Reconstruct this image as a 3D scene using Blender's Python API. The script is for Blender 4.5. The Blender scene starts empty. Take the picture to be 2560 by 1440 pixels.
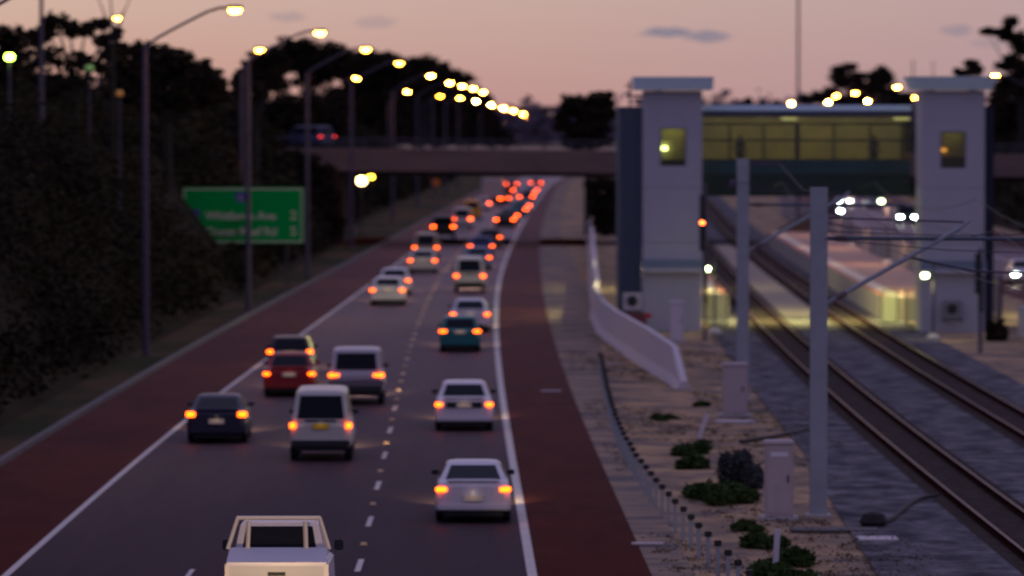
import bpy, bmesh, math, random
import numpy as np
from mathutils import Vector, Matrix
R = math.radians
random.seed(7)
rng = np.random.default_rng(7)
SC = bpy.context.scene
COL = SC.collection

# ------------------------------------------------------------------ camera
CAM_H = 9.2
FPX, HOR = 13000.0, 310.0           # focal length in pixels of a 2560 wide picture, row of the horizon
cd = bpy.data.cameras.new('camera')
cam = bpy.data.objects.new('camera', cd)
COL.objects.link(cam)
cam.location = (0, 0, CAM_H)
cam.rotation_euler = (R(90) - math.atan((720 - HOR) / FPX), 0, 0)
cd.sensor_width = 36.0
cd.lens = FPX * 36.0 / 2560.0
cd.clip_start = 0.5
cd.clip_end = 20000
cd.dof.use_dof = True
cd.dof.focus_distance = 75.0
cd.dof.aperture_fstop = 1.65
cd.dof.aperture_ratio = 0.8
SC.camera = cam

# ------------------------------------------------------------------ render / view
SC.view_settings.view_transform = 'Standard'
SC.view_settings.look = 'None'
SC.view_settings.exposure = 0.0
SC.view_settings.gamma = 1.0
SC.render.engine = 'CYCLES'
SC.cycles.use_denoising = True
SC.cycles.max_bounces = 5
SC.cycles.diffuse_bounces = 3
SC.cycles.glossy_bounces = 3
SC.cycles.transparent_max_bounces = 8
SC.cycles.sample_clamp_indirect = 3.0
SC.cycles.use_light_tree = True

# ------------------------------------------------------------------ world: dusk sky
W = bpy.data.worlds.new('World')
SC.world = W
W.use_nodes = True
nt = W.node_tree
nt.nodes.clear()
def N(t, **kw):
    n = nt.nodes.new(t)
    for k, v in kw.items(): setattr(n, k, v)
    return n
def LK(a, b): nt.links.new(a, b)
def M(op, a, b=None, c=None, clamp=False):
    n = N('ShaderNodeMath', operation=op, use_clamp=clamp)
    for i, v in enumerate((a, b, c)):
        if v is None: continue
        if isinstance(v, (int, float)): n.inputs[i].default_value = v
        else: LK(v, n.inputs[i])
    return n.outputs[0]
def MIXC(f, a, b):
    n = N('ShaderNodeMix', data_type='RGBA')
    for s, v in ((n.inputs[0], f), (n.inputs[6], a), (n.inputs[7], b)):
        if isinstance(v, (int, float)): s.default_value = v
        elif isinstance(v, tuple): s.default_value = (*v, 1)
        else: LK(v, s)
    return n.outputs[2]
tc = N('ShaderNodeTexCoord')
sx = N('ShaderNodeSeparateXYZ')
LK(tc.outputs['Generated'], sx.inputs[0])
dx, dy, dz = sx.outputs
ramp = N('ShaderNodeValToRGB')
LK(M('MAXIMUM', dz, 0.0), ramp.inputs[0])
er = ramp.color_ramp
stops = [(0.0, (.58, .265, .21)), (.009, (.615, .34, .27)), (.024, (.64, .44, .355)), (.10, (.46, .34, .37)), (.30, (.33, .30, .48)), (1.0, (.28, .28, .52))]
while len(er.elements) < len(stops): er.elements.new(.5)
for e, (p, c) in zip(er.elements, stops): e.position = p; e.color = (*c, 1)
# cooler and mauve towards the east (right), warm towards the west (left)
east = M('MULTIPLY_ADD', dx, 4.0, 0.42, clamp=True)
eastc = MIXC(M('MULTIPLY', east, 0.95), ramp.outputs[0], (.40, .285, .33))
up = M('SMOOTH_MIN', M('MULTIPLY', dz, 8.0), 1.0, 0.2)
colA = MIXC(M('SUBTRACT', 1.0, M('MAXIMUM', M('MINIMUM', up, 1.0), 0.0)), ramp.outputs[0], eastc)
back = M('MULTIPLY_ADD', dy, -1.3, 0.15, clamp=True)
colB = MIXC(M('MULTIPLY', back, 0.9), colA, (.20, .19, .37))
# thin slate clouds low in the sky
az = M('DIVIDE', dx, M('MAXIMUM', dy, 0.05)); el = M('DIVIDE', dz, M('MAXIMUM', dy, 0.05))
ns = N('ShaderNodeTexNoise'); ns.inputs['Scale'].default_value = 1.0; ns.inputs['Detail'].default_value = 4
cmb = N('ShaderNodeCombineXYZ'); LK(M('MULTIPLY', az, 420.0), cmb.inputs[0]); LK(M('MULTIPLY', el, 1500.0), cmb.inputs[1]); LK(cmb.outputs[0], ns.inputs[0])
cl = None
for (a0, e0, wa, we, k) in ((.0300, .0176, .0055, .0009, 1.0), (.0375, .0168, .0045, .0012, .9), (-.0262, .0195, .004, .0012, .35), (-.043, .0205, .0035, .001, .4), (.0855, .0180, .003, .0011, .6), (.092, .0155, .004, .0010, .35)):
    q = M('ADD', M('POWER', M('DIVIDE', M('SUBTRACT', az, a0), wa), 2.0), M('POWER', M('DIVIDE', M('SUBTRACT', el, e0), we), 2.0))
    m = M('MULTIPLY', M('SUBTRACT', M('MULTIPLY', ns.outputs[0], 2.8), q, clamp=True), k)
    cl = m if cl is None else M('MAXIMUM', cl, m)
front = M('MULTIPLY_ADD', dy, 5.0, -3.0, clamp=True)
colC = MIXC(M('MULTIPLY', M('MULTIPLY', cl, front), 1.0), colB, (.25, .22, .28))
colD = MIXC(M('LESS_THAN', dz, -0.002), colC, (.05, .035, .035))
bg = N('ShaderNodeBackground'); LK(colD, bg.inputs[0]); bg.inputs[1].default_value = 1.0
sky = N('ShaderNodeTexSky', sky_type='NISHITA'); sky.sun_disc = False
sky.sun_elevation = R(0.5); sky.sun_rotation = R(-75)
bg2 = N('ShaderNodeBackground'); LK(sky.outputs[0], bg2.inputs[0]); bg2.inputs[1].default_value = 0.01
addn = N('ShaderNodeAddShader'); LK(bg.outputs[0], addn.inputs[0]); LK(bg2.outputs[0], addn.inputs[1])
wo = N('ShaderNodeOutputWorld'); LK(addn.outputs[0], wo.inputs[0])

sd = bpy.data.lights.new('sun', 'SUN'); sd.energy = 0.06; sd.angle = R(25); sd.color = (1, .72, .55)
sun = bpy.data.objects.new('sun', sd); COL.objects.link(sun)
sun.rotation_euler = (R(84), 0, R(75)); sun.location = (-50, 0, 60)

# ------------------------------------------------------------------ materials
MATS = {}
def mat(name, col, rough=.6, metal=0., var=0., scale=5., col2=None, bump=0., spec=None, emit=None, estr=0., noisemap='Object', stretch=(1, 1, 1), detail=5, sampling=None, contrast=None):
    if name in MATS: return MATS[name]
    m = bpy.data.materials.new(name); m.use_nodes = True
    t = m.node_tree; b = t.nodes['Principled BSDF']
    b.inputs['Base Color'].default_value = (*col, 1); b.inputs['Roughness'].default_value = rough; b.inputs['Metallic'].default_value = metal
    if spec is not None: b.inputs['Specular IOR Level'].default_value = spec
    if var or col2:
        tcn = t.nodes.new('ShaderNodeTexCoord'); mp = t.nodes.new('ShaderNodeMapping'); mp.inputs['Scale'].default_value = stretch
        nz = t.nodes.new('ShaderNodeTexNoise'); nz.inputs['Scale'].default_value = scale; nz.inputs['Detail'].default_value = detail; nz.inputs['Roughness'].default_value = .65
        t.links.new(tcn.outputs[noisemap], mp.inputs[0]); t.links.new(mp.outputs[0], nz.inputs[0])
        r = t.nodes.new('ShaderNodeValToRGB'); t.links.new(nz.outputs[0], r.inputs[0])
        lo, hi = contrast or (.3, .7)
        r.color_ramp.elements[0].position = lo; r.color_ramp.elements[1].position = hi
        c2 = col2 or tuple(min(1, c * (1 + var)) for c in col); c1 = col if col2 else tuple(c * (1 - var) for c in col)
        r.color_ramp.elements[0].color = (*c1, 1); r.color_ramp.elements[1].color = (*c2, 1)
        t.links.new(r.outputs[0], b.inputs['Base Color'])
        if bump:
            bn = t.nodes.new('ShaderNodeBump'); bn.inputs['Strength'].default_value = bump; bn.inputs['Distance'].default_value = .05
            t.links.new(nz.outputs[0], bn.inputs['Height']); t.links.new(bn.outputs[0], b.inputs['Normal'])
    if emit:
        b.inputs['Emission Color'].default_value = (*emit, 1); b.inputs['Emission Strength'].default_value = estr
    if sampling: m.cycles.emission_sampling = sampling
    MATS[name] = m
    return m

asphalt = mat('asphalt', (.020, .0145, .019), .9, col2=(.042, .031, .038), scale=.5, stretch=(1.2, .07, 1), bump=.1, spec=0.)
def sheen(m, k, p, rough):      # worn stone surfaces mirror a little of the sky at grazing angles
    t = m.node_tree; out = t.nodes['Material Output']; b = t.nodes['Principled BSDF']
    g = t.nodes.new('ShaderNodeNewGeometry'); d = t.nodes.new('ShaderNodeVectorMath'); d.operation = 'DOT_PRODUCT'
    t.links.new(g.outputs['Incoming'], d.inputs[0]); t.links.new(g.outputs['Normal'], d.inputs[1])
    def mm(op, a, b_): 
        n = t.nodes.new('ShaderNodeMath'); n.operation = op
        for i_, v in enumerate((a, b_)):
            if isinstance(v, (int, float)): n.inputs[i_].default_value = v
            else: t.links.new(v, n.inputs[i_])
        return n.outputs[0]
    f = mm('MULTIPLY', mm('POWER', mm('SUBTRACT', 1.0, mm('ABSOLUTE', d.outputs['Value'], 0)), p), k)
    gl = t.nodes.new('ShaderNodeBsdfGlossy'); gl.inputs['Roughness'].default_value = rough; gl.inputs[0].default_value = (1, .82, .86, 1)
    mx = t.nodes.new('ShaderNodeMixShader'); t.links.new(f, mx.inputs[0]); t.links.new(b.outputs[0], mx.inputs[1]); t.links.new(gl.outputs[0], mx.inputs[2]); t.links.new(mx.outputs[0], out.inputs[0])
sheen(asphalt, .40, 24, .45)
redasph = mat('red_asphalt', (.045, .0100, .0068), .9, col2=(.100, .024, .015), scale=.6, stretch=(1.2, .3, 1), bump=.1, spec=0., contrast=(.2, .85)); sheen(redasph, .16, 24, .5)
linep = mat('road_line_paint', (.55, .50, .47), .6, var=.15, scale=2)
kerbm = mat('kerb_concrete', (.10, .085, .085), .8, var=.25, scale=1.5)
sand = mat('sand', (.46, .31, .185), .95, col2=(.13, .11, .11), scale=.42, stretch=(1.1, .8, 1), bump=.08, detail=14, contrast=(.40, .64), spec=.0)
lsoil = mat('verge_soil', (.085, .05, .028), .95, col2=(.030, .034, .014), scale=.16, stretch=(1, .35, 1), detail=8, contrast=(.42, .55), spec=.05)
gravel = mat('gravel', (.34, .245, .175), .9, col2=(.155, .135, .135), scale=.5, stretch=(.6, 1.0, 1), detail=9, contrast=(.42, .6), spec=.0)
ballm = mat('ballast_stone', (.065, .062, .070), .95, col2=(.23, .205, .215), scale=1.1, stretch=(1, .6, 1), bump=.1, detail=10, contrast=(.38, .68), spec=.0)
ballr = mat('rusty_ballast', (.040, .030, .028), .9, col2=(.10, .076, .068), scale=2.5, bump=.5, detail=8, spec=.0)
railm = mat('rail_steel', (.028, .012, .010), .9, metal=0, var=.3, scale=3, spec=.0)
railtop = mat('polished_rail', (.16, .07, .045), .4, metal=.5)
conc = mat('concrete', (.46, .42, .41), .85, var=.12, scale=.8)
concw = mat('white_concrete', (.60, .52, .53), .85, var=.03, scale=.15, spec=.1)
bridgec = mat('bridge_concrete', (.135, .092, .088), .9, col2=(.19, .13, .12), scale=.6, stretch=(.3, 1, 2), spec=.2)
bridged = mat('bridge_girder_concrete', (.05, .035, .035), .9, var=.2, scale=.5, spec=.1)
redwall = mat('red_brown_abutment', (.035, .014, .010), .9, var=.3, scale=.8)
galv = mat('galvanised_steel', (.09, .072, .105), .6, metal=.0, var=.12, scale=2, spec=.2)
mastm = mat('mast_steel', (.33, .35, .38), .55, metal=.1, var=.1, scale=2, spec=.3)
galvd = mat('dark_galvanised_steel', (.06, .055, .07), .6, metal=.0, spec=.2, var=.12, scale=2)
blackp = mat('black_plastic', (.012, .012, .014), .5)
rubber = mat('rubber', (.012, .012, .012), .8)
render_w = mat('painted_render', (.40, .385, .45), .9, var=.04, scale=.7, spec=.2)
clad = mat('blue_grey_cladding', (.10, .125, .16), .7, spec=.1, var=.1, scale=.5, stretch=(3, 3, .2))
clad2 = mat('dark_blue_cladding', (.035, .04, .06), .7, spec=.1, var=.1, scale=.5)
roofm = mat('pale_blue_roofing', (.56, .70, .78), .7, var=.04, scale=1)
tealp = mat('teal_panel', (.022, .060, .068), .5, var=.2, scale=.8)
greenp = mat('dark_green_girder', (.012, .030, .022), .6, var=.25, scale=.6)
bandm = mat('blue_band', (.15, .20, .28), .6)
cream = mat('cream_interior', (.55, .44, .30), .8, var=.1, scale=.6)
paver = mat('pink_paver', (.44, .24, .17), .8, var=.12, scale=1.2)
pcream = mat('cream_tactile_strip', (.68, .55, .42), .8, var=.06, scale=1.5)
predge = mat('terracotta_edge', (.42, .14, .08), .8, var=.1, scale=1.5)
pface = mat('platform_face_concrete', (.30, .26, .25), .9, var=.12, scale=.6)
signg = mat('sign_green', (.001, .30, .060), .6, spec=.05, var=.05, scale=2)
signw = mat('sign_white', (.62, .50, .45), .5)
signb = mat('shield_blue', (.055, .05, .26), .5)
leafm = mat('dark_foliage', (.010, .012, .007), .9, col2=(.045, .027, .018), scale=.12, detail=3, spec=.1)
leafb = mat('shrub_foliage', (.014, .014, .008), .9, col2=(.046, .034, .017), scale=.09, detail=3, spec=.08, contrast=(.38, .68))
leafg = mat('green_ground_plant', (.035, .062, .016), .8, var=.4, scale=2, spec=.1)
leafgrey = mat('grey_green_bush', (.055, .060, .060), .85, var=.4, scale=1.2, spec=.1)
leaffar = mat('haze_tinted_foliage', (.075, .055, .085), .9, var=.15, scale=.02)  # mauve haze of distance mixed into the leaf colour
barkm = mat('bark', (.018, .013, .011), .9, var=.3, scale=2)
glassd = mat('dark_vehicle_glass', (.006, .008, .014), .3, spec=.12)
chrome = mat('chrome', (.6, .6, .6), .2, metal=1)
platew = mat('cream_number_plate', (.85, .70, .50), .6)
platey = mat('yellow_number_plate', (.70, .42, .02), .6)
tail_on = mat('tail_light_glow', (.3, .01, .005), .4, emit=(1, .105, .003), estr=8)
tail_lo = mat('dim_tail_light_glow', (.3, .01, .005), .4, emit=(1, .10, .012), estr=7)
tail_far = mat('far_tail_light_glow', (.3, .01, .005), .4, emit=(1, .085, .005), estr=22, sampling='NONE')
tail_off = mat('red_lens', (.30, .02, .02), .3)
head_on = mat('headlight_glow', (.8, .8, .8), .3, emit=(.75, 1, .78), estr=160, sampling='NONE')
head_lens = mat('headlight_lens', (.6, .6, .6), .2)
sodium = mat('sodium_lamp_glow', (1, .8, .5), .4, emit=(1, .38, .030), estr=80, sampling='NONE')
sodiumfar = mat('far_sodium_lamp_glow', (1, .8, .5), .4, emit=(1, .38, .030), estr=380, sampling='NONE')
sodiumvfar = mat('farthest_sodium_lamp_glow', (1, .8, .5), .4, emit=(1, .38, .030), estr=2600, sampling='NONE')
sodiumdim = mat('yellow_lamp_glow', (1, .8, .4), .4, emit=(1, .36, .02), estr=160, sampling='NONE')
fluor = mat('fluorescent_glow', (.9, 1, .7), .4, emit=(.80, 1, .52), estr=14, sampling='NONE')
greenl = mat('green_lamp_glow', (.5, 1, .1), .4, emit=(.45, 1, .06), estr=30, sampling='NONE')
greend = mat('dim_green_lamp_glow', (.2, .4, .1), .4, emit=(.35, .7, .2), estr=.15, sampling='NONE')
oranged = mat('dim_orange_lamp_glow', (.4, .2, .05), .4, emit=(1, .35, .03), estr=.12, sampling='NONE')
redsig = mat('red_signal_glow', (1, .1, .05), .4, emit=(1, .12, .02), estr=18, sampling='NONE')

# ------------------------------------------------------------------ mesh helpers
class MB:
    def __init__(s): s.v = []; s.f = []; s.m = []; s.mi = 0
    def add(s, vs, fs):
        o = len(s.v); s.v += [tuple(p) for p in vs]; s.f += [tuple(i + o for i in f) for f in fs]; s.m += [s.mi] * len(fs); return s
    def box(s, x0, x1, y0, y1, z0, z1, tx=0, ty=0):
        v = [(x0, y0, z0), (x1, y0, z0), (x1, y1, z0), (x0, y1, z0), (x0 + tx, y0 + ty, z1), (x1 - tx, y0 + ty, z1), (x1 - tx, y1 - ty, z1), (x0 + tx, y1 - ty, z1)]
        return s.add(v, [(3, 2, 1, 0), (4, 5, 6, 7), (0, 1, 5, 4), (1, 2, 6, 5), (2, 3, 7, 6), (3, 0, 4, 7)])
    def tube(s, a, b, r0, r1=None, n=8):
        a = Vector(a); b = Vector(b); r1 = r0 if r1 is None else r1
        d = (b - a).normalized(); u = d.orthogonal().normalized(); w = d.cross(u)
        vs = []
        for p, r in ((a, r0), (b, r1)):
            for i in range(n):
                t = 2 * math.pi * i / n; vs.append(p + (u * math.cos(t) + w * math.sin(t)) * r)
        fs = [(i, (i + 1) % n, n + (i + 1) % n, n + i) for i in range(n)] + [tuple(range(n))[::-1], tuple(range(n, 2 * n))]
        return s.add(vs, fs)
    def path(s, pts, r, n=6):
        for a, b in zip(pts[:-1], pts[1:]): s.tube(a, b, r, r, n)
        return s
    def lathe(s, cx, cy, prof, n=14):
        vs = []; fs = []
        for (r, z) in prof:
            for i in range(n):
                t = 2 * math.pi * i / n; vs.append((cx + r * math.cos(t), cy + r * math.sin(t), z))
        k = len(prof)
        for j in range(k - 1):
            for i in range(n): fs.append((j * n + i, j * n + (i + 1) % n, (j + 1) * n + (i + 1) % n, (j + 1) * n + i))
        fs.append(tuple(range(n))[::-1]); fs.append(tuple(range((k - 1) * n, k * n)))
        return s.add(vs, fs)
    def build(s, name, mats, parent=None, bevel=0, smooth=False, seg=2):
        me = bpy.data.meshes.new(name); me.from_pydata(s.v, [], s.f)
        if not isinstance(mats, (list, tuple)): mats = [mats]
        for m in mats: me.materials.append(m)
        me.polygons.foreach_set('material_index', s.m)
        if bevel:
            bm = bmesh.new(); bm.from_mesh(me); bmesh.ops.remove_doubles(bm, verts=bm.verts, dist=1e-5)
            bmesh.ops.bevel(bm, geom=list(bm.edges), offset=bevel, segments=seg, affect='EDGES', clamp_overlap=True)
            bm.to_mesh(me); bm.free()
        if smooth: me.polygons.foreach_set('use_smooth', [True] * len(me.polygons))
        me.update()
        o = bpy.data.objects.new(name, me); COL.objects.link(o)
        if parent: o.parent = parent
        return o
def empty(name, loc=(0, 0, 0), rz=0):
    o = bpy.data.objects.new(name, None); COL.objects.link(o); o.location = loc; o.rotation_euler = (0, 0, rz); o.empty_display_size = .3
    return o
def tag(o, label=None, cat=None, group=None, kind=None):
    if label: o['label'] = label
    if cat: o['category'] = cat
    if group: o['group'] = group
    if kind: o['kind'] = kind
    return o
def copy_tree(o, parent=None):
    c = o.copy(); COL.objects.link(c); c.parent = parent
    for ch in [x for x in ALLCH(o)]: copy_tree(ch, c)
    return c
def ALLCH(o): return list(o.children)
def lamp(kind, name, loc, energy, color, parent=None, size=.2, angle=150, rot=(0, 0, 0)):
    l = bpy.data.lights.new(name, kind); l.energy = energy; l.color = color
    if kind == 'SPOT': l.spot_size = R(angle); l.spot_blend = 1.0; l.shadow_soft_size = size
    elif kind == 'POINT': l.shadow_soft_size = size
    o = bpy.data.objects.new(name, l); COL.objects.link(o); o.location = loc; o.rotation_euler = rot
    if parent: o.parent = parent
    return o

# ------------------------------------------------------------------ alignment curves (x as a function of distance y)
def curve(pts, lo=20., hi=6000., smooth=9):
    p = np.array(sorted(pts, key=lambda q: q[1]), float)
    ys = np.concatenate([np.arange(lo, 1000, 6), np.arange(1000, hi, 80)])
    xs = np.interp(ys, p[:, 1], p[:, 0])
    for _ in range(6):
        pad = np.pad(xs, smooth // 2, mode='edge'); xs2 = np.convolve(pad, np.ones(smooth) / smooth, 'valid')
        xs2[:1] = xs[:1]; xs = xs2
    return lambda y: float(np.interp(y, ys, xs))
FARX = [(13, 1100), (30, 1600), (90, 3000), (200, 6000)]
def far(off): return [(x + off, y) for x, y in FARX]
cL = curve([(-10.2, 20), (-10.3, 106), (-10.5, 130), (-10.5, 146), (-10.3, 164), (-10.0, 180), (-9.7, 203), (-9.0, 235), (-8.6, 267), (-8.1, 300), (-7.7, 335), (-7.3, 365), (-6.3, 440), (-5.2, 498), (-3.1, 620), (.2, 830)] + far(-6))
cD = curve([(-2.6, 20), (-3.07, 108), (-3.34, 127), (-3.68, 152), (-4.2, 202), (-4.4, 244), (-4.5, 285), (-4.3, 323), (-4.0, 352), (-3.2, 427), (-1.6, 544), (1.2, 704)] + far(-3))
cR = curve([(1.2, 20), (.53, 106), (.19, 124), (-.22, 159), (-.6, 202), (-.83, 244), (-.88, 278), (-.82, 306), (-.55, 347), (-.15, 386), (.71, 460), (2.2, 570), (5.3, 772)] + far(1.5))
cK = curve([(-13.8, 20), (-13.9, 141), (-13.7, 165), (-13.3, 188), (-13.1, 214), (-12.9, 235), (-12.3, 262), (-11.6, 293), (-10.9, 327), (-10.2, 377), (-9.0, 443), (-7.8, 520), (-6.2, 607), (-4.6, 704), (-1.8, 850)] + far(-9))
cS = curve([(3.8, 20), (2.93, 106), (2.57, 128), (2.2, 150), (2.0, 175), (1.8, 205), (1.65, 245), (1.65, 285), (1.86, 350), (2.1, 412), (3.2, 520), (4.75, 630), (7.1, 798)] + far(3.5))
TRK = {}
TRK['A'] = curve([(11.3, 20), (10.85, 110), (10.56, 134), (10.48, 151), (10.58, 175), (10.8, 200), (11.15, 241), (11.87, 295), (13.0, 360), (14.4, 430), (16.6, 527)] + far(16))
TRK['B'] = lambda y: TRK['A'](y) + 1.16
TRK['C'] = curve([(15.4, 20), (15.0, 120), (14.85, 151), (14.74, 187), (14.9, 217), (15.15, 246), (15.6, 285), (16.6, 365), (17.8, 438), (19.8, 520)] + far(21))
TRK['D'] = lambda y: TRK['C'](y) + 1.16
opp = curve([(30.5, 20), (29.4, 200), (29.2, 300), (30.2, 400), (32.2, 500), (35.5, 600), (45, 800)] + far(45))
def head(f, y): return math.atan2(-(f(y + 3) - f(y - 3)), 6.0)     # rotation about z that turns +Y along the curve

cb0 = lambda y: 6.2
YS = list(np.arange(20, 1000, 6)) + list(np.arange(1000, 5200, 80))
def strip(name, fa, fb, z, m, y0=20, y1=5200, kind='structure', n=1, za=None, zb=None):
    b = MB(); ys = [y0] + [y for y in YS if y0 < y < y1] + [y1]
    vs = []; fs = []
    for y in ys:
        xa, xb = fa(y), fb(y)
        for k in range(n + 1):
            t = k / n; vs.append((xa + (xb - xa) * t, y, z if za is None else za + (zb - za) * t))
    for i in range(len(ys) - 1):
        for k in range(n):
            a = i * (n + 1) + k; fs.append((a, a + 1, a + n + 2, a + n + 1))
    b.add(vs, fs); o = b.build(name, m)
    if kind: tag(o, kind=kind)
    return o

# ================================================================== SETTING
b = MB(); b.add([(-6000, -300, -.03), (6000, -300, -.03), (6000, 9000, -.03), (-6000, 9000, -.03)], [(0, 1, 2, 3)])
tag(b.build('ground', sand), kind='structure')
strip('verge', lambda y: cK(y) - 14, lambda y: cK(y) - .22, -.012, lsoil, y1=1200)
strip('gravel_verge', lambda y: cS(y), lambda y: max(4.1, cS(y) + 1.6) if y > 230 else cS(y) + .9 + max(0, (y - 150) / 80) * 1.2, -.008, gravel, y0=60, y1=1500)
strip('road', cL, cR, 0.0, asphalt)
strip('left_shoulder', cK, cL, 0.0, redasph)
strip('right_shoulder', cR, cS, 0.0, redasph)
strip('left_edge_line', lambda y: cL(y) - .08, lambda y: cL(y) + .08, .005, linep)
strip('right_edge_line', lambda y: cR(y) - .11, lambda y: cR(y) + .09, .005, linep)
# kerb: a real step
b = MB()
ys = [y for y in YS if y <= 1500]
for y0, y1 in zip(ys[:-1], ys[1:]):
    a0, a1 = cK(y0), cK(y1)
    b.add([(a0 - .22, y0, -.03), (a0 - .004, y0, -.03), (a0 - .03, y0, .13), (a0 - .22, y0, .14), (a1 - .22, y1, -.03), (a1 - .004, y1, -.03), (a1 - .03, y1, .13), (a1 - .22, y1, .14)],
          [(1, 5, 6, 2), (2, 6, 7, 3), (3, 7, 4, 0)])
tag(b.build('kerb', kerbm), kind='structure')
# lane markings: short dashes with studs between
b = MB(); b2 = MB()
y = 58.7
while y < 900:
    x = cD(y); b.box(x - .06, x + .06, y, y + 3 if y < 170 else y + 1.2, .001, .006)
    y += 12
y = 65.4
while y < 420:
    x = cD(y); b2.box(x - .075, x + .075, y, y + .15, .001, .055, .02, .02)
    y += 12 if y < 160 else 6
for y in (64, 76, 88, 100.5, 104.2):                                     # second lane line, ends where the lanes merge
    x = cL(y) + 3.72; b.box(x - .05, x + .05, y, y + 3, .001, .006)
tag(b.build('lane_markings', linep), kind='structure')
tag(b2.build('road_studs', mat('stud_yellow', (.75, .50, .25), .3, emit=(1, .62, .30), estr=0.0)), kind='structure')

# bank to the left of the road
def bankz(d):       # height at distance d left of its toe
    return float(np.interp(d, [0, 1, 3, 6, 10, 20, 45, 200], [0, .7, 3.3, 7.0, 8.6, 9.4, 9.7, 9.8]))
def toe(y): return cK(y) - float(np.interp(y, [20, 150, 250, 330, 400, 420, 600, 900], [1.9, 1.9, 2.2, 3.0, 3.4, 5.5, 7., 8.]))
def bfade(y): return float(np.interp(y, [600, 880], [1., 0.]))      # the bank runs out beyond the bridge
def gz(x, y):
    d = toe(y) - x
    return bankz(d) * bfade(y) if d > 0 else 0.
b = MB(); ds = [0, 1.2, 2.5, 4, 6, 8, 11, 15, 20, 30, 45, 90, 200]
ys = list(range(20, 900, 10)); vs = []; fs = []
for y in ys:
    for d in ds: vs.append((toe(y) - d, y, bankz(d) * bfade(y) - .02 + (0.12 * math.sin(y * .7 + d) if d > 2 else 0)))
n = len(ds)
for i in range(len(ys) - 1):
    for k in range(n - 1): fs.append((i * n + k + 1, i * n + k, (i + 1) * n + k, (i + 1) * n + k + 1))
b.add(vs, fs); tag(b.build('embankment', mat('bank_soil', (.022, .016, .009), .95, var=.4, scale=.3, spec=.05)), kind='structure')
# railway bed
def bedL(y): return TRK['A'](y) - float(np.interp(y, [20, 105, 125, 145, 300], [3.2, 3.4, 3.0, 2.5, 2.0]))
def bedR(y): return TRK['D'](y) + 2.0
strip('ballast', bedL, bedR, .02, ballm, y1=1500)
for k, (p, q) in {'near': ('A', 'B'), 'far': ('C', 'D')}.items():
    strip('track_bed', lambda y: TRK[p](y) - .42, lambda y: TRK[q](y) + .42, .035, ballr, y1=1500)
strip('pale_trackbed_strip', lambda y: TRK['B'](y) + .5, lambda y: TRK['C'](y) - .5, .04, mat('pale_trackbed', (.34, .28, .23), .9, var=.15, scale=.5, spec=.0), y0=248, y1=395)  # paler strip between the two tracks
up_ = mat('red_brown_underpass_shade', (.045, .012, .008), .9, col2=(.08, .024, .014), scale=.8, spec=.0)  # bridge shade with its reddish lamp glow, painted as dark red sheets
strip('underpass_shade', lambda y: cK(y) - 3.4, lambda y: cK(y) - .24, .006, up_, y0=396, y1=424)
strip('underpass_verge_shade', lambda y: cS(y) + .02, lambda y: cb0(y), .006, up_, y0=394, y1=417)
strip('underpass_road_shade', lambda y: cL(y) + .12, lambda y: cR(y) - .15, .003, mat('underpass_shaded_asphalt', (.020, .009, .009), .7, var=.2, scale=.6, spec=.0), y0=395, y1=416)  # shade under the bridge laid over the lanes as a darker sheet
# other carriageway
strip('opposite_road', opp, lambda y: opp(y) + 7.4, 0.0, asphalt, y1=2500)
strip('opposite_shoulder', lambda y: opp(y) - 2.6, opp, 0.0, redasph, y1=2500)
strip('opposite_far_shoulder', lambda y: opp(y) + 7.4, lambda y: opp(y) + 10.4, 0.0, redasph, y1=2500)
strip('opposite_edge_line', lambda y: opp(y) - .1, lambda y: opp(y) + .1, .005, linep, y1=2000)
strip('opposite_centre_line', lambda y: opp(y) + 3.6, lambda y: opp(y) + 3.75, .005, linep, y1=2000)
b = MB(); vs = []; fs = []; ds = [0, 3, 8, 20, 60, 200]; hz = [0, 1.2, 3.6, 5.0, 5.5, 5.5]
ys = list(range(150, 2000, 20))
for y in ys:
    for d, h in zip(ds, hz): vs.append((opp(y) + 12 + d, y, h - .02))
n = len(ds)
for i in range(len(ys) - 1):
    for k in range(n - 1): fs.append((i * n + k, i * n + k + 1, (i + 1) * n + k + 1, (i + 1) * n + k))
b.add(vs, fs); tag(b.build('far_embankment', mat('far_bank_soil', (.028, .022, .014), .95, var=.4, scale=.2, spec=.05)), kind='structure')

# ------------------------------------------------------------------ rails (each rail a thing)
def rail(f, label):
    b = MB(); ys = [y for y in YS if y <= 1500]
    for y0, y1 in zip(ys[:-1], ys[1:]):
        x0, x1 = f(y0), f(y1)
        prof = [(-.10, .04), (.10, .04), (.035, .07), (.03, .19), (-.03, .19), (-.035, .07)]
        vs = [(x0 + p, y0, z) for p, z in prof] + [(x1 + p, y1, z) for p, z in prof]
        b.mi = 0; b.add(vs, [(1, 7, 8, 2), (2, 8, 9, 3), (4, 10, 11, 5), (5, 11, 6, 0)])
        b.mi = 1; b.add(vs, [(3, 9, 10, 4)])
    o = b.build('rail', [railm, railtop]); tag(o, label, 'rail', 'rails of the two railway tracks')
rail(TRK['A'], 'rusty steel rail nearest the road, outermost left of the four')
rail(TRK['B'], 'rusty steel rail, right hand one of the track nearer the road')
rail(TRK['C'], 'rusty steel rail, left hand one of the track beside the right platform')
rail(TRK['D'], 'rusty steel rail running closest to the right platform edge')

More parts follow.
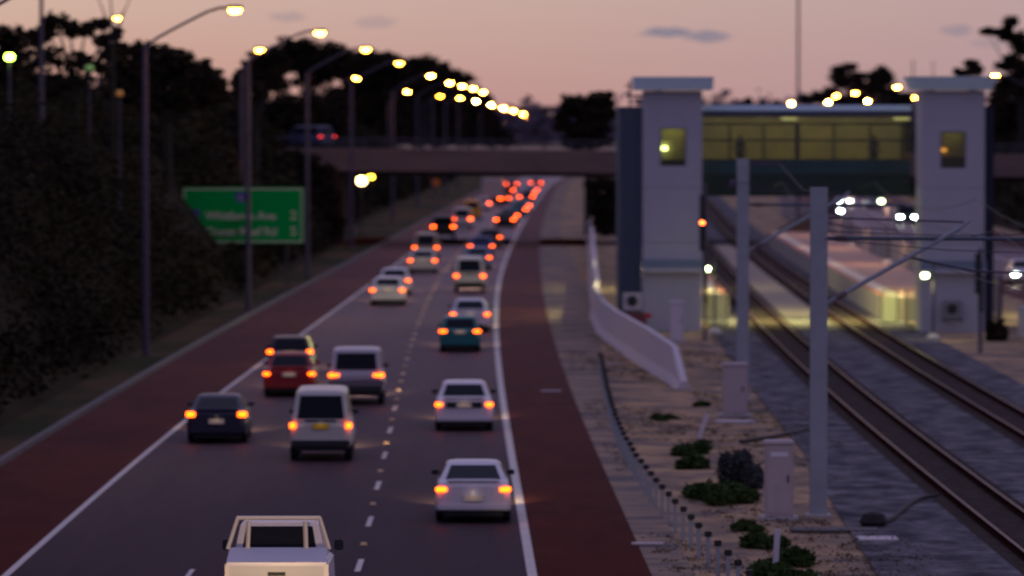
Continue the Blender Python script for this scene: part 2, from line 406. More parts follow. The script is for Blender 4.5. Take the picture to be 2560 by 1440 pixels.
# ------------------------------------------------------------------ road overbridge
YB = 398.
def bz(x): return -0.009 * (x + 14)
rb = empty('road_bridge', (0, YB, 0)); tag(rb, 'low brown concrete road bridge crossing the whole freeway and railway', 'road bridge')
def slab(name, x0, x1, y0, y1, z0, z1, m, par):
    b = MB(); v = []
    for z in (z0, z1):
        for (x, yy) in ((x0, y0), (x1, y0), (x1, y1), (x0, y1)): v.append((x, yy, z + bz(x)))
    b.add(v, [(3, 2, 1, 0), (4, 5, 6, 7), (0, 1, 5, 4), (1, 2, 6, 5), (2, 3, 7, 6), (3, 0, 4, 7)])
    return b.build(name, m, par)
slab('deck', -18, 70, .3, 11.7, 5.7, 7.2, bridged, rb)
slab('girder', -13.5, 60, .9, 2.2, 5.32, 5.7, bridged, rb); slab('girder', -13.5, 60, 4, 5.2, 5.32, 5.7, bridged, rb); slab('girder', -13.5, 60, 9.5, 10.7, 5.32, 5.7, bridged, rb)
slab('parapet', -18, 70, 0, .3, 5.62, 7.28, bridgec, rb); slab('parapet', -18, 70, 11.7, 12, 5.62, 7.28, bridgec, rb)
b = MB()
slab('coping', -18, 70, -.04, .34, 7.284, 7.36, mat('coping_concrete', (.26, .19, .18), .9), rb)
for yy in (.15, 11.85):
    b = MB()
    for i in range(45):
        x = -17.5 + i * 2; b.box(x - .04, x + .04, yy - .04, yy + .04, 7.28 + bz(x), 8.1 + bz(x))
    for zz in (7.7, 8.07):
        b.add([(-18, yy - .03, zz + bz(-18) - .03), (70, yy - .03, zz + bz(70) - .03), (70, yy + .03, zz + bz(70) + .03), (-18, yy + .03, zz + bz(-18) + .03)], [(0, 1, 2, 3), (3, 2, 1, 0)])
        b.path([(-18, yy, zz + bz(-18)), (70, yy, zz + bz(70))], .035)
    b.build('railing', galvd, rb)
for x in (9.6, 24.2, 46):
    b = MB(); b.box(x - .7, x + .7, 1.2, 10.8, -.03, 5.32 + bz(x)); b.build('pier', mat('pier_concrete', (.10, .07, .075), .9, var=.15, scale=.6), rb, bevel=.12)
b = MB(); b.box(-19, -12.9, .4, 11.6, -.03, 5.6, 0, 0); b.build('abutment', redwall, rb)
# sloping paved abutments beyond the carriageways
b = MB(); b.add([(19.3, 2, 0), (23, 2, 2.2), (23, 10, 2.2), (19.3, 10, 0), (23, 2, 0), (23, 10, 0)], [(0, 1, 2, 3), (0, 4, 1), (3, 2, 5), (1, 4, 5, 2)])
b.build('slope_paving', mat('slope_paving_sand', (.30, .20, .13), .9, col2=(.14, .08, .05), scale=.6), rb)

# ------------------------------------------------------------------ trees and shrubs
def leaves(b, c, r, n, size, squash=1.0, hollow=.35):
    """n leaf clumps scattered through an ellipsoid"""
    d = rng.normal(size=(n, 3)); d /= np.linalg.norm(d, axis=1)[:, None]
    rad = (hollow + (1 - hollow) * rng.random(n) ** .5)[:, None] * (1 + .22 * rng.normal(size=(n, 1)) * (rng.random((n, 1)) < .3))
    p = np.array(c) + d * rad * np.array(r)
    u = rng.normal(size=(n, 3)); u /= np.linalg.norm(u, axis=1)[:, None]
    w = np.cross(u, rng.normal(size=(n, 3))); w /= np.linalg.norm(w, axis=1)[:, None]
    s = (size * (.55 + .9 * rng.random(n)))[:, None]
    q = np.stack([p - u * s * .5, p - w * s * .32 + u * s * .05, p + u * s * .55, p + w * s * .32], 1).reshape(-1, 3)
    o = len(b.v); b.v += [tuple(t) for t in q.tolist()]; k = len(q) // 4
    b.f += [(o + 4 * i, o + 4 * i + 1, o + 4 * i + 2, o + 4 * i + 3) for i in range(k)]; b.m += [b.mi] * k
def P(px, py, D):
    s = FPX / D; return ((px - 1280) / s, D, CAM_H + (HOR - py) / s)
def tree(D, blobs, trunk, label, group, base=None, m=leafm, dens=1.0, size=.42, depth=1.0, name='tree', tw=.22, cat='tree'):
    """blobs: (px, py, rx, ry) measured in the photograph, turned into metres at distance D"""
    s = FPX / D
    tx = (trunk - 1280) / s; bzv = gz(tx, D) if base is None else base
    root = empty(name, (tx, D, bzv)); tag(root, label, cat, group)
    b = MB(); cs = []
    for i, (px, py, rx, ry) in enumerate(blobs):
        x, _, z = P(px, py, D); r = (rx / s, max(rx, ry) / s * .9 * depth, ry / s)
        yo = random.uniform(-.5, .5) * r[0]
        c = (x - tx, yo, z - bzv); cs.append((c, r))
        n = int(dens * 260 * max(.5, r[0] * r[2]) * (.42 / size) ** 2) + 20
        leaves(b, c, r, n, size, hollow=.05)
        for k in range(max(3, int(4 * dens))):                              # small outlying tufts make the outline uneven
            t = random.uniform(0, 2 * math.pi); rr = random.uniform(.8, 1.15)
            leaves(b, (c[0] + math.cos(t) * r[0] * rr, c[1] + random.uniform(-.6, .6) * r[1], c[2] + math.sin(t) * r[2] * rr), (r[0] * .25, r[1] * .25, r[2] * .22), max(8, n // 14), size * .8)
    b.build('crown', m, root)
    b = MB(); zmin = min(c[2] for c, r in cs)
    zf = max(.8, zmin * .75); b.tube((0, 0, -.1), (0, 0, zf), tw * 1.3, tw, 8)
    for c, r in (cs if len(cs) < 9 else cs[::max(2, len(cs) // 7)]):
        mid = (c[0] * .45, c[1] * .4, zf + (c[2] - zf) * .55)
        b.tube((0, 0, zf * .96), mid, tw * .7, tw * .42, 6); b.tube(mid, (c[0], c[1], c[2] + r[2] * .3), tw * .42, tw * .12, 5)
    b.build('trunk', barkm, root)
    return root
GT = 'dark trees on the bank left of the freeway'
def blobs_profile(pts, depthy, r):
    """fill under a skyline of (px, py) points with overlapping blobs down to depthy"""
    out = []
    for (px, py, rr) in pts:
        out.append((px, py + rr * .75, rr * 1.1, rr * .8))
        yy = py + rr * 1.3
        while yy < depthy:
            out.append((px + random.uniform(-.3, .3) * rr, yy + rr * .3, rr * 1.3, rr)); yy += rr * .8
    return out
# far left sparse gum
tree(262, [(140, 52, 34, 20), (118, 80, 26, 22), (175, 75, 30, 20), (95, 95, 22, 22), (215, 78, 22, 16), (245, 62, 30, 14), (290, 85, 14, 18), (60, 95, 40, 22), (120, 140, 50, 26), (200, 158, 70, 26), (60, 170, 60, 34), (150, 210, 110, 32), (258, 104, 22, 18), (282, 132, 26, 26)], 190,
     'sparse gum tree with gaps in its crown at the top left, tallest on the bank', GT, dens=.75, size=.36)
tree(245, [(15, 90, 40, 26), (20, 135, 48, 34), (10, 185, 60, 34)], 12, 'dense dark tree cut by the left edge of the picture', GT, dens=1.0)
tree(290, blobs_profile([(300, 112, 26), (350, 108, 30), (400, 112, 34), (452, 122, 30), (500, 150, 30), (538, 176, 26)], 245, 0), 420, 'broad round crowned tree standing behind the nearest lamp pole', GT, dens=1.1)
tree(330, blobs_profile([(602, 178, 18), (625, 150, 20), (648, 125, 22), (690, 118, 22)], 200, 0) + [(600, 215, 24, 20), (640, 225, 34, 22)], 640, 'tree whose crown surrounds a yellow street lamp above the green sign', GT, dens=.9)
tree(440, blobs_profile([(720, 96, 26), (765, 97, 30), (810, 105, 30), (850, 112, 26)], 170, 0) + [(830, 180, 40, 22), (775, 205, 40, 20), (700, 215, 30, 18)], 780, 'tall gum tree with a flat dense top and a hole low in its crown', GT, dens=1.0)
tree(432, blobs_profile([(590, 222, 26), (650, 235, 30), (710, 235, 32), (770, 225, 32), (830, 215, 30)], 330, 0), 700, 'low dense tree below the gap between the two tall crowns', GT, dens=1.0)
tree(760, blobs_profile([(880, 128, 22), (920, 122, 24), (965, 128, 22), (1000, 142, 20)], 340, 0), 935, 'dark tree standing behind the two closest overhanging lamps', GT, dens=1.3, size=.75, tw=.3)
tree(950, blobs_profile([(1040, 142, 20), (1075, 142, 22), (1110, 158, 20), (1140, 180, 18)], 345, 0), 1090, 'dark tree beyond the bridge behind the middle of the lamp row', GT, dens=1.3, size=.95, tw=.3)
tree(1350, [(1140, 182, 18, 8), (1165, 190, 20, 8), (1178, 200, 14, 7), (1155, 205, 16, 10)] + blobs_profile([(1150, 205, 18), (1185, 215, 18), (1210, 232, 16)], 345, 0), 1180, 'tree with a thin wispy top above the far end of the lamp row', GT, dens=1.1, size=1.2, tw=.3)
tree(1500, blobs_profile([(1215, 250, 14), (1235, 285, 14), (1255, 320, 14), (1275, 338, 10)], 352, 0), 1235, 'small dark tree at the far right end of the left tree line', GT, dens=1.3, size=1.3, tw=.3)
# two bare tall stems at top left
for (px, D, lab) in ((283, 255, 'thin bare forked branch rising above the second lamp at top left'),):
    x, _, z = P(px, 120, D); root = empty('dead_tree', (x, D, gz(x, D))); tag(root, lab, 'dead tree')
    b = MB(); h = z - gz(x, D); b.tube((0, 0, 0), (0, 0, h), .16, .11); b.build('trunk', barkm, root)
    b = MB()
    for (ax, az_) in ((-1.0, 3.2), (-.2, 3.8), (1.1, 3.0), (.5, 1.8)): b.tube((0, 0, h * .93), (ax * .4, .1, h + az_ * .5), .06, .04, 5); b.tube((ax * .4, .1, h + az_ * .5), (ax, .2, h + az_), .04, .02, 5)
    b.build('branch', barkm, root)
# tree by the right end of the overbridge view
tree(432, [(1425, 262, 26, 24), (1455, 255, 26, 20), (1500, 250, 28, 22), (1515, 275, 26, 24), (1470, 285, 40, 26), (1408, 290, 24, 14), (1400, 312, 18, 14), (1425, 318, 30, 18), (1470, 325, 44, 24), (1450, 352, 50, 22), (1505, 312, 22, 22), (1495, 350, 30, 18), (1522, 240, 10, 12)], 1468,
     'lone dark bushy tree rising behind the bridge, left of the lift towers', 'trees beyond the bridge', base=0, dens=1.3, size=.4)
tree(428, [(1490, 462, 26, 22), (1525, 462, 26, 22), (1490, 495, 24, 24), (1525, 500, 26, 26), (1500, 525, 26, 26), (1530, 540, 26, 28), (1505, 555, 26, 26), (1520, 575, 24, 18)], 1505, 'dark bush under the bridge against the grey stair shaft', 'trees beyond the bridge', base=0, dens=1.5, size=.3, name='bush', tw=.1, cat='bush')
# right hand trees
GR = 'dark trees right of the railway'
tree(1250, [(2010, 248, 18, 12), (2040, 245, 22, 14), (2075, 235, 22, 18), (2100, 200, 26, 20), (2115, 172, 26, 14), (2090, 178, 16, 10), (2140, 200, 24, 20), (2150, 235, 40, 24), (2185, 190, 26, 16), (2205, 178, 16, 12), (2220, 195, 16, 14), (2200, 225, 40, 26), (2260, 245, 30, 14), (2110, 250, 60, 16), (2230, 258, 50, 12)], 2130,
     'dark tree with a ragged double top above the station footbridge', GR, base=0, dens=1.5, size=1.1, tw=.35)
tree(560, [(2528, 52, 16, 12), (2520, 70, 14, 16), (2465, 78, 16, 8), (2490, 82, 24, 9), (2515, 92, 18, 10), (2545, 95, 24, 16), (2550, 120, 24, 20), (2530, 150, 28, 14), (2505, 165, 20, 10), (2550, 175, 40, 24), (2520, 205, 36, 20), (2555, 215, 30, 24)], 2552,
     'gum tree with layered crown at the upper right edge', GR, base=5, dens=1.5, size=.55)
tree(420, [(2430, 160, 20, 10), (2440, 175, 18, 12), (2392, 180, 10, 8), (2415, 183, 20, 8)] , 2436, 'small tufted tree just above the right tower roof', GR, base=5, dens=1.2, size=.35)
tree(600, blobs_profile([(2500, 215, 24), (2545, 225, 30), (2590, 200, 40)], 380, 0), 2550, 'dense tree right of the right tower behind a street lamp', GR, base=5, dens=1.3, size=.6)
tree(720, [(1870, 252, 10, 7)], 1870, 'tiny round tree top just showing over the footbridge roof', GR, base=0, dens=1.0, size=.5)
# shrubs covering the left bank: nobody could count them
b = MB()
cnt = 0
for i in range(3400):
    y = 60 + 800 * random.random() ** 1.35
    d = 38 * random.random() ** 1.5
    x = toe(y) - .6 - d
    if 394 < y < 414 and (x > -16.5 or d < 2): continue
    r = random.uniform(1.2, 2.4) * (1 if d > 3 else .55 + .15 * d); h = r * random.uniform(.75, 1.1)
    if 100 < y < 294:                                                    # low growth where the slope leaves the sign in view
        sc = FPX / y; qx = 1280 + x * sc
        if 430 - r * sc < qx < 775 + r * sc:
            lim = float(np.interp(qx + .5 * r * sc, [430, 470, 500, 560, 620, 770], [500, 560, 595, 622, 635, 650]))
            top = CAM_H - (lim - HOR) / sc; h = min(h, (top - gz(x, y)) / 1.35)
            if h < .25: continue
            r = min(r, h * 1.6)
    if 340 < y < 394 and x > -19: h = min(h, 2.0)
    sz = .24 if y < 300 else .45
    leaves(b, (x, y, gz(x, y) + h * .55), (r, r, h), int(130 * r * (1.0 if y < 300 else .55)), sz, hollow=.55)
b.build('shrubs', leafb)
tag(bpy.data.objects['shrubs'], 'mass of dark scrub covering the bank left of the freeway', 'scrub', kind='stuff')
b = MB()
for i in range(900):
    y = 220 + 780 * random.random(); d = 45 * random.random() ** 1.3
    x = opp(y) + 13 + d; r = random.uniform(1.5, 3.2)
    zz = float(np.interp(d + 1, [0, 3, 8, 20, 60], [0, 1.2, 3.6, 5, 5.5]))
    leaves(b, (x, y, zz + r * .6), (r, r, r), int(45 * r), .55, hollow=.5)
tag(b.build('far_shrubs', leafb), 'dark scrub on the bank right of the far carriageway', 'scrub', kind='stuff')
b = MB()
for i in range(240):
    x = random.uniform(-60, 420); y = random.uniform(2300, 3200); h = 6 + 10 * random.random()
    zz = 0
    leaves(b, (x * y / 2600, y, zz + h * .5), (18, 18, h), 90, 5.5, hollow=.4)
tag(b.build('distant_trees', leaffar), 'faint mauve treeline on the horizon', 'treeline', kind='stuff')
tree(386, [(690, 392, 34, 22), (735, 395, 30, 20), (775, 405, 26, 18), (815, 425, 24, 18), (700, 430, 50, 30), (760, 440, 44, 30), (815, 460, 28, 28), (700, 480, 60, 34), (770, 490, 50, 34), (825, 500, 26, 30), (740, 535, 60, 34), (810, 545, 34, 30), (850, 560, 16, 20)], 770, 'dark bush mass hiding the left end of the road bridge', 'bushes below the bridge', dens=1.2, size=.34, name='bush', tw=.1, cat='bush')
# low plants on the sandy strip
def plant(px, py, wpx, hpx, label, m=leafg, name='ground_plant', size=.13, cat='plant', dens=1.0):
    s = (py - HOR) / CAM_H; D = FPX / s; x = (px - 1280) / s; w = wpx / s / 2; h = hpx / s
    root = empty(name, (x, D, -.03)); tag(root, label, cat, 'low plants on the sandy strip')
    b = MB(); k = max(4, int(w * 8))
    for i in range(k):
        ax = (-1 + 2 * (i + .5) / k) * w * .72; ay = random.uniform(-1, 1) * w * 1.6; hh = h * random.uniform(.5, 1)
        leaves(b, (ax, ay, hh * .45), (w * .42, w * .7, hh * .55), int(420 * dens), size, hollow=.05)
    b.build('foliage', m, root)
    b = MB()
    for i in range(6): b.tube((0, 0, 0), (random.uniform(-.5, .5) * w, random.uniform(-.5, .5) * w, h * .6), .02, .008, 5)
    b.build('stem', barkm, root)
plant(1728, 1135, 110, 38, 'dark green mat plant farthest back beside the leaning white stake')
plant(1730, 1168, 90, 44, 'dark green mat plant left of the round grey bush')
plant(1852, 1215, 120, 108, 'big round grey green bush beside the near cabinet', leafgrey, 'bush', .11, 'bush', 2.0)
plant(1805, 1252, 180, 56, 'wide olive green mat plant in front of the round grey bush')
plant(1868, 1325, 80, 30, 'small green plant below the foot of the near cabinet')
plant(1915, 1372, 130, 44, 'green mat plant behind the near white stake')
plant(1975, 1415, 130, 48, 'green mat plant right of the near white stake')
plant(1960, 1455, 170, 55, 'green mat plant at the very bottom of the picture')
plant(1662, 1048, 70, 14, 'flat sparse plant on the sand behind the post row')
plant(1755, 1015, 44, 14, 'tiny flat plant left of the far cabinet')
plant(2492, 850, 60, 60, 'dark bush at the foot of the right tower', leafm, 'bush', .2, 'bush', 1.3)

b = MB()
for i in range(2600):
    y = 100 + 130 * random.random() ** 1.2; x0, x1 = cS(y) + .3, bedL(y) + 1.2
    x = x0 + (x1 - x0) * random.random(); q = random.random()
    if math.sin(x * 1.3 + y * .21) + math.sin(y * .13) < .1 * q: continue
    leaves(b, (x, y, .0), (.10 + .25 * q, .10 + .25 * q, .05 + .07 * q), 14, .055, hollow=.1)
tag(b.build('weeds', mat('dry_weeds', (.05, .045, .02), .9, col2=(.16, .12, .07), scale=1.5, spec=0)), 'thin dry weeds and litter scattered on the sandy strip', 'weeds', kind='stuff')

# ================================================================== STREET LAMPS
def street_lamp_proto(h=13.8, arm=3.55, lit=sodium, power=900.):
    root = empty('street_lamp')
    b = MB(); b.box(-.2, .2, -.2, .2, 0, .04); b.tube((0, 0, 0), (0, 0, h - 1.5), .15, .105, 12); b.build('pole', galv, root)
    b = MB(); pts = [(0, 0, h - 1.52)]
    for i in range(1, 8):
        t = i / 7; pts.append((arm * t * .98, 0, h - 1.5 + 1.5 * min(1, t * 1.25) ** .9))
    b.path(pts, .055, 8); b.build('arm', galv, root)
    b = MB(); b.box(arm - .35, arm + .35, -.16, .16, h - .04, h + .11, .08, .04); b.build('lamp_head', galvd, root, bevel=.03)
    b = MB(); b.lathe(arm, 0, [(.06, h - .24), (.19, h - .19), (.24, h - .09), (.24, h - .04)], 12); l = b.build('lamp_glass', lit, root)
    if power: lamp('SPOT', 'lamp_light', (arm, 0, h - .17), power, (1, .42, .13), root, .15, 160)
    return root
protos = {}; POWER = 3200.
def lampat(lx, D, h, label, group, lit='sodium', base=0., arm=3.55, power=0., flip=False):
    if lit == 'sodium' and D > 450: lit = 'far' if D < 1000 else 'vfar'
    key = (h, lit, arm, power > 0)
    if key not in protos:
        o = street_lamp_proto(h, arm, MATSEL[lit], POWER if power else 0); protos[key] = o
    else:
        o = copy_tree(protos[key])
    o.location = (lx - (arm if not flip else -arm), D, base); o.rotation_euler = (0, 0, math.pi if flip else 0)
    return tag(o, label, 'street lamp', group)
MATSEL = {'sodium': sodium, 'dim': sodiumdim, 'far': sodiumfar, 'vfar': sodiumvfar}
GA = 'street lamps along the left verge of the freeway'
ordn = ['nearest', 'second', 'third', 'fourth', 'fifth', 'sixth', 'seventh', 'eighth', 'ninth', 'tenth']
lampat(-14.6 + 3.55, 50, 13.8, 'tall lamp pole behind the view, out of frame on the left verge', GA, power=1)
for D in (102, 154): lampat(-15.9 + 3.55, D, 13.8, 'tall lamp pole on the left verge outside the picture, %s' % ('nearer' if D < 120 else 'next before the first visible one'), GA, power=1)
A_ROW = [(588, 206.1), (800, 257.5), (915, 315), (998, 386), (1077, 486), (1124, 570), (1156, 618), (1183, 664), (1208, 738)]
A_LAB = ['tall grey lamp pole nearest the camera, its arm reaching up to the topmost lamp', 'grey lamp pole standing in front of the green sign', 'grey lamp pole at the right edge of the green sign', 'grey lamp pole just left of the underpass lamp, fourth from the left',
         'lamp pole rising behind the bridge, fifth lamp of the upper row', 'sixth lamp of the upper row, first of the tight cluster', 'seventh lamp of the upper row, second of the tight cluster', 'eighth lamp of the upper row, third of the tight cluster', 'ninth lamp of the upper row, lowest of the tight cluster']
for (px, D), lab in zip(A_ROW, A_LAB):
    lampat((px - 1280) / (FPX / D), D, 13.8, lab, GA, power=1 if D < 500 else 0)
GB = 'street lamps of the slip road on the left bank'
B_ROW = [(296, 360, 'sodium', 'lamp glowing in front of the bare branches at top left'), (650, 318, 'sodium', 'lamp glowing against the tree crown above the green sign'), (892, 507, 'sodium', 'lamp lower than the row above it, left end of the lower row'),
         (1018, 730, 'sodium', 'second lamp of the lower row, alone between two poles'), (1101, 842, 'dim', 'dimmer yellow lamp, third of the lower row'), (1150, 907, 'sodium', 'fourth lamp of the lower row'), (1190, 1030, 'sodium', 'fifth lamp of the lower row'), (1228, 1245, 'sodium', 'sixth lamp of the lower row, last before the row merges')]
for px, D, lit, lab in B_ROW:
    s = FPX / D; lx = (px - 1280) / s; a = 1.3 if D == 360 else 1.1 if D == 318 else 2.6; g = gz(lx - a, D)
    z = CAM_H + (HOR - {296: 43, 650: 122, 892: 192, 1018: 228, 1101: 239, 1150: 244, 1190: 252, 1228: 262}[px]) / s
    hh = round(z - g, 1)
    lampat(lx, D, hh, lab, GB, lit, base=g, arm=a, power=0)
GC = 'tiny lamps where the freeway vanishes'
for px, py, D, lab, lit in ((1258, 270, 1500, 'yellow lamp at the start of the merged far row', 'vfar'), (1283, 277, 1700, 'second lamp of the merged far row', 'sodium'), (1308, 286, 2200, 'third lamp of the merged far row', 'sodium'), (1320, 292, 2500, 'fourth lamp of the merged far row', 'sodium'),
                            (1327, 300, 2800, 'fifth lamp of the merged far row, on its outer bend', 'sodium'), (1326, 313, 3000, 'lowest orange lamp at the end of the far row', 'vfar')):
    s = FPX / D; lampat((px - 1280) / s, D, round(CAM_H + (HOR - py) / s, 1), lab, GC, lit, arm=3.0, power=0)
    if D >= 1700:
        o = bpy.data.objects[-1] if False else None
GD = 'street lamps on the far side of the railway'
for px, py, lab in ((1978, 258, 'lamp at the foot of the tall thin mast, leftmost on the right side'), (2070, 254, 'lower lamp of the close pair before the right tree'), (2090, 238, 'upper lamp of the close pair before the right tree'), (2137, 231, 'highest lamp in front of the ragged double topped tree'),
                    (2168, 251, 'lamp low right in front of the ragged double topped tree'), (2242, 216, 'lamp right of the ragged tree, clear against the sky'), (2285, 243, 'lamp touching the left eave of the right tower'), (2487, 187, 'large lamp at the right end of the right tower roof')):
    D = FPX * 4.6 / (HOR - py); s = FPX / D
    lampat((px - 1280) / s, D, 13.8, lab, GD, 'sodium', flip=True, power=0)
# plain poles and small lamps on the bank
def simple_post(name, px, ytop, D, lab, r=.1, glow=None, gr=.18, cat='pole', base=None, group=None, htop=None):
    x, _, z = P(px, ytop, D); g = gz(x, D) if base is None else base
    root = empty(name, (x, D, g)); tag(root, lab, cat, group)
    b = MB(); b.box(-.15, .15, -.15, .15, 0, .03); b.tube((0, 0, 0), (0, 0, z - g), r, r * .7, 10); b.build('pole', galv, root)
    if glow:
        b = MB(); b.lathe(0, 0, [(gr * .3, z - g), (gr, z - g + .06), (gr, z - g + .2), (gr * .6, z - g + .32)], 12); b.build('lamp_globe', glow, root)
    return root
simple_post('light_pole', 105, -60, 240, 'grey pole rising out of the top left corner of the picture', .12, group='plain poles on the left bank')
simple_post('street_lamp', 25, 152, 232, 'green glowing lamp at the left edge of the picture', .07, greenl, .19, 'street lamp')
simple_post('street_lamp', 225, 178, 250, 'faint green lamp among the dark trees at top left', .05, greend, .2, 'street lamp')
simple_post('street_lamp', 300, 242, 240, 'faint orange lamp low in the dark trees at top left', .05, oranged, .16, 'street lamp')
simple_post('antenna_mast', 1995, -120, 420, 'very tall thin mast rising above the footbridge out of the picture', .13, None, cat='mast', base=0)
simple_post('antenna_mast', 2282, 150, 500, 'short thin aerial just above the right tower roof, left one', .09, None, cat='mast', base=4, group='thin aerials above the right tower')
simple_post('antenna_mast', 2332, 152, 520, 'fainter thin aerial above the middle of the right tower roof', .07, None, cat='mast', base=4, group='thin aerials above the right tower')
# lamps seen beneath the bridge
def flood(px, py, D, r, lab, glow, name='floodlight'):
    x, _, z = P(px, py, D); root = empty(name, (x, D, 0 if x > toe(D) else gz(x, D))); g = root.location.z
    tag(root, lab, 'floodlight', 'lamps seen beneath the road bridge')
    b = MB(); b.tube((0, .1, 0), (0, .1, z - g - .05), .06, .05); b.build('pole', galvd, root)
    b = MB(); b.lathe(0, 0, [(r * .5, z - g - r), (r, z - g - r * .5), (r, z - g + r * .5), (r * .5, z - g + r)], 12); b.build('lamp_glass', glow, root)
    b = MB(); b.box(-r * .9, r * .9, .05, .2, z - g - r * .9, z - g + r * .9); b.build('housing', galvd, root)
flood(904, 452, 425, .34, 'bright cream floodlight seen under the left end of the bridge', mat('floodlight_glow', (1, .8, .5), emit=(1, .75, .30), estr=14, sampling='NONE'))
flood(928, 442, 520, .22, 'smaller yellow lamp touching the bright floodlight under the bridge', mat('yellow_floodlight_glow', (1, .8, .2), emit=(1, .65, .04), estr=16, sampling='NONE'))
x, _, z = P(1091, 456, 560)
root = empty('warning_sign', (x, 560, 0)); tag(root, 'round dull orange warning sign under the middle of the bridge', 'sign')
b = MB(); b.tube((0, .06, 0), (0, .06, z), .05); b.build('post', galvd, root)
b = MB(); b.tube((0, 0, z), (0, .04, z), .42, .42, 16); b.build('sign_face', mat('orange_sign', (.75, .20, .02), .5, emit=(1, .3, .02), estr=0), root)

# ================================================================== GREEN DIRECTION SIGN
sg = empty('direction_sign', (-15.25, 295, 0)); tag(sg, 'green freeway direction sign with white lettering half hidden by scrub on the left', 'road sign')
SX0, SX1, SZ0, SZ1 = -3.45, 3.45, 2.42, 5.62
b = MB(); b.box(SX0, SX1, 0, .05, SZ0, SZ1); b.build('sign_panel', signg, sg, bevel=.02)
b = MB(); t = .075; e = .07
for (a0, a1, c0, c1) in ((SX0 + e, SX1 - e, SZ1 - e - t, SZ1 - e), (SX0 + e, SX1 - e, SZ0 + e, SZ0 + e + t), (SX0 + e, SX0 + e + t, SZ0 + e + t, SZ1 - e - t), (SX1 - e - t, SX1 - e, SZ0 + e + t, SZ1 - e - t)): b.box(a0, a1, -.006, -.001, c0, c1)
b.build('border', signw, sg)
def text(s, x, z, size, m, par, name='lettering', y=-.012, align='LEFT', parent_rot=None, bold=.012):
    c = bpy.data.curves.new('t', 'FONT'); c.body = s; c.size = size; c.extrude = .003; c.offset = bold; c.align_x = align
    o = bpy.data.objects.new('t', c); COL.objects.link(o); dg = bpy.context.evaluated_depsgraph_get()
    me = bpy.data.meshes.new_from_object(o.evaluated_get(dg)); bpy.data.objects.remove(o)
    me.materials.clear(); me.materials.append(m)
    q = bpy.data.objects.new(name, me); COL.objects.link(q); q.rotation_euler = (R(90), 0, 0); q.location = (x, y, z); q.parent = par
    return q
text('Whitfords Ave', -2.15, 3.78, .66, signw, sg); text('2', 2.85, 3.78, .72, signw, sg, align='CENTER')
text('Ocean Reef Rd', -2.15, 2.88, .66, signw, sg); text('5', 2.85, 2.88, .72, signw, sg, align='CENTER')
for (cx, cz, r) in ((-.15, 5.02, .32), (-2.78, 4.05, .34)):
    b = MB(); n = 5; pts = [(-1, .8), (-.5, .95), (0, 1.05), (.5, .95), (1, .8), (.95, -.1), (.6, -.7), (0, -1.05), (-.6, -.7), (-.95, -.1)]
    vs = [(cx + p * r, -.008, cz + q * r) for p, q in pts] + [(cx + p * r, -.001, cz + q * r) for p, q in pts]
    k = len(pts); b.add(vs, [tuple(range(k)), tuple(range(k, 2 * k))[::-1]] + [(i, k + i, k + (i + 1) % k, (i + 1) % k) for i in range(k)])
    sh = b.build('route_shield', signb, sg); text('2', cx, cz - r * .42, r * 1.25, signw, sh, 'route_number', y=-.014, align='CENTER', bold=.004)
for x in (-2.3, 0.2, 2.5):
    b = MB(); b.box(x - .07, x + .07, .055, .2, 0, 5.4); b.build('post', galvd, sg)

# ================================================================== CONCRETE BARRIER, POSTS, CABINETS
cb = curve([(3.98, 226), (4.0, 250), (4.8, 306), (6.4, 412)], lo=220, hi=430)
line = [(5.95, 181.5), (5.2, 197.6), (4.4, 216), (4.03, 228), (4.0, 249)] + [(cb(y), y) for y in range(262, 425, 12)]
hts = [.25, 1.32, 1.42, 1.42, 1.42] + [1.42] * 20
ba = MB(); k = 0
sec = lambda x, y, h, nx, ny: [(x - nx * .30, y - ny * .30, -.03), (x - nx * .16, y - ny * .16, min(h * .6, .35)), (x - nx * .10, y - ny * .10, h), (x + nx * .10, y + ny * .10, h), (x + nx * .16, y + ny * .16, min(h * .6, .35)), (x + nx * .30, y + ny * .30, -.03)]
pts = [(5.62, 188.5, 1.36)] ; L2 = [(6.0, 180.8, .25), (5.80, 185.0, 1.30)] + [(x, y, 1.42) for (x, y) in line[1:]]
rows = []
for i, (x, y, h) in enumerate(L2):
    a = L2[max(0, i - 1)]; c = L2[min(len(L2) - 1, i + 1)]; tx, ty = c[0] - a[0], c[1] - a[1]; l = math.hypot(tx, ty); nx, ny = ty / l, -tx / l
    rows.append(sec(x, y, h, nx, ny))
vs = [p for r_ in rows for p in r_]; fs = []
for i in range(len(rows) - 1):
    for k in range(5): fs.append((i * 6 + k, i * 6 + k + 1, (i + 1) * 6 + k + 1, (i + 1) * 6 + k))
fs.append((0, 5, 4, 3, 2, 1)); ba.add(vs, fs)
tag(ba.build('concrete_barrier', concw, bevel=0), 'white concrete barrier wall curving away from the road with a sloped near end', 'barrier')

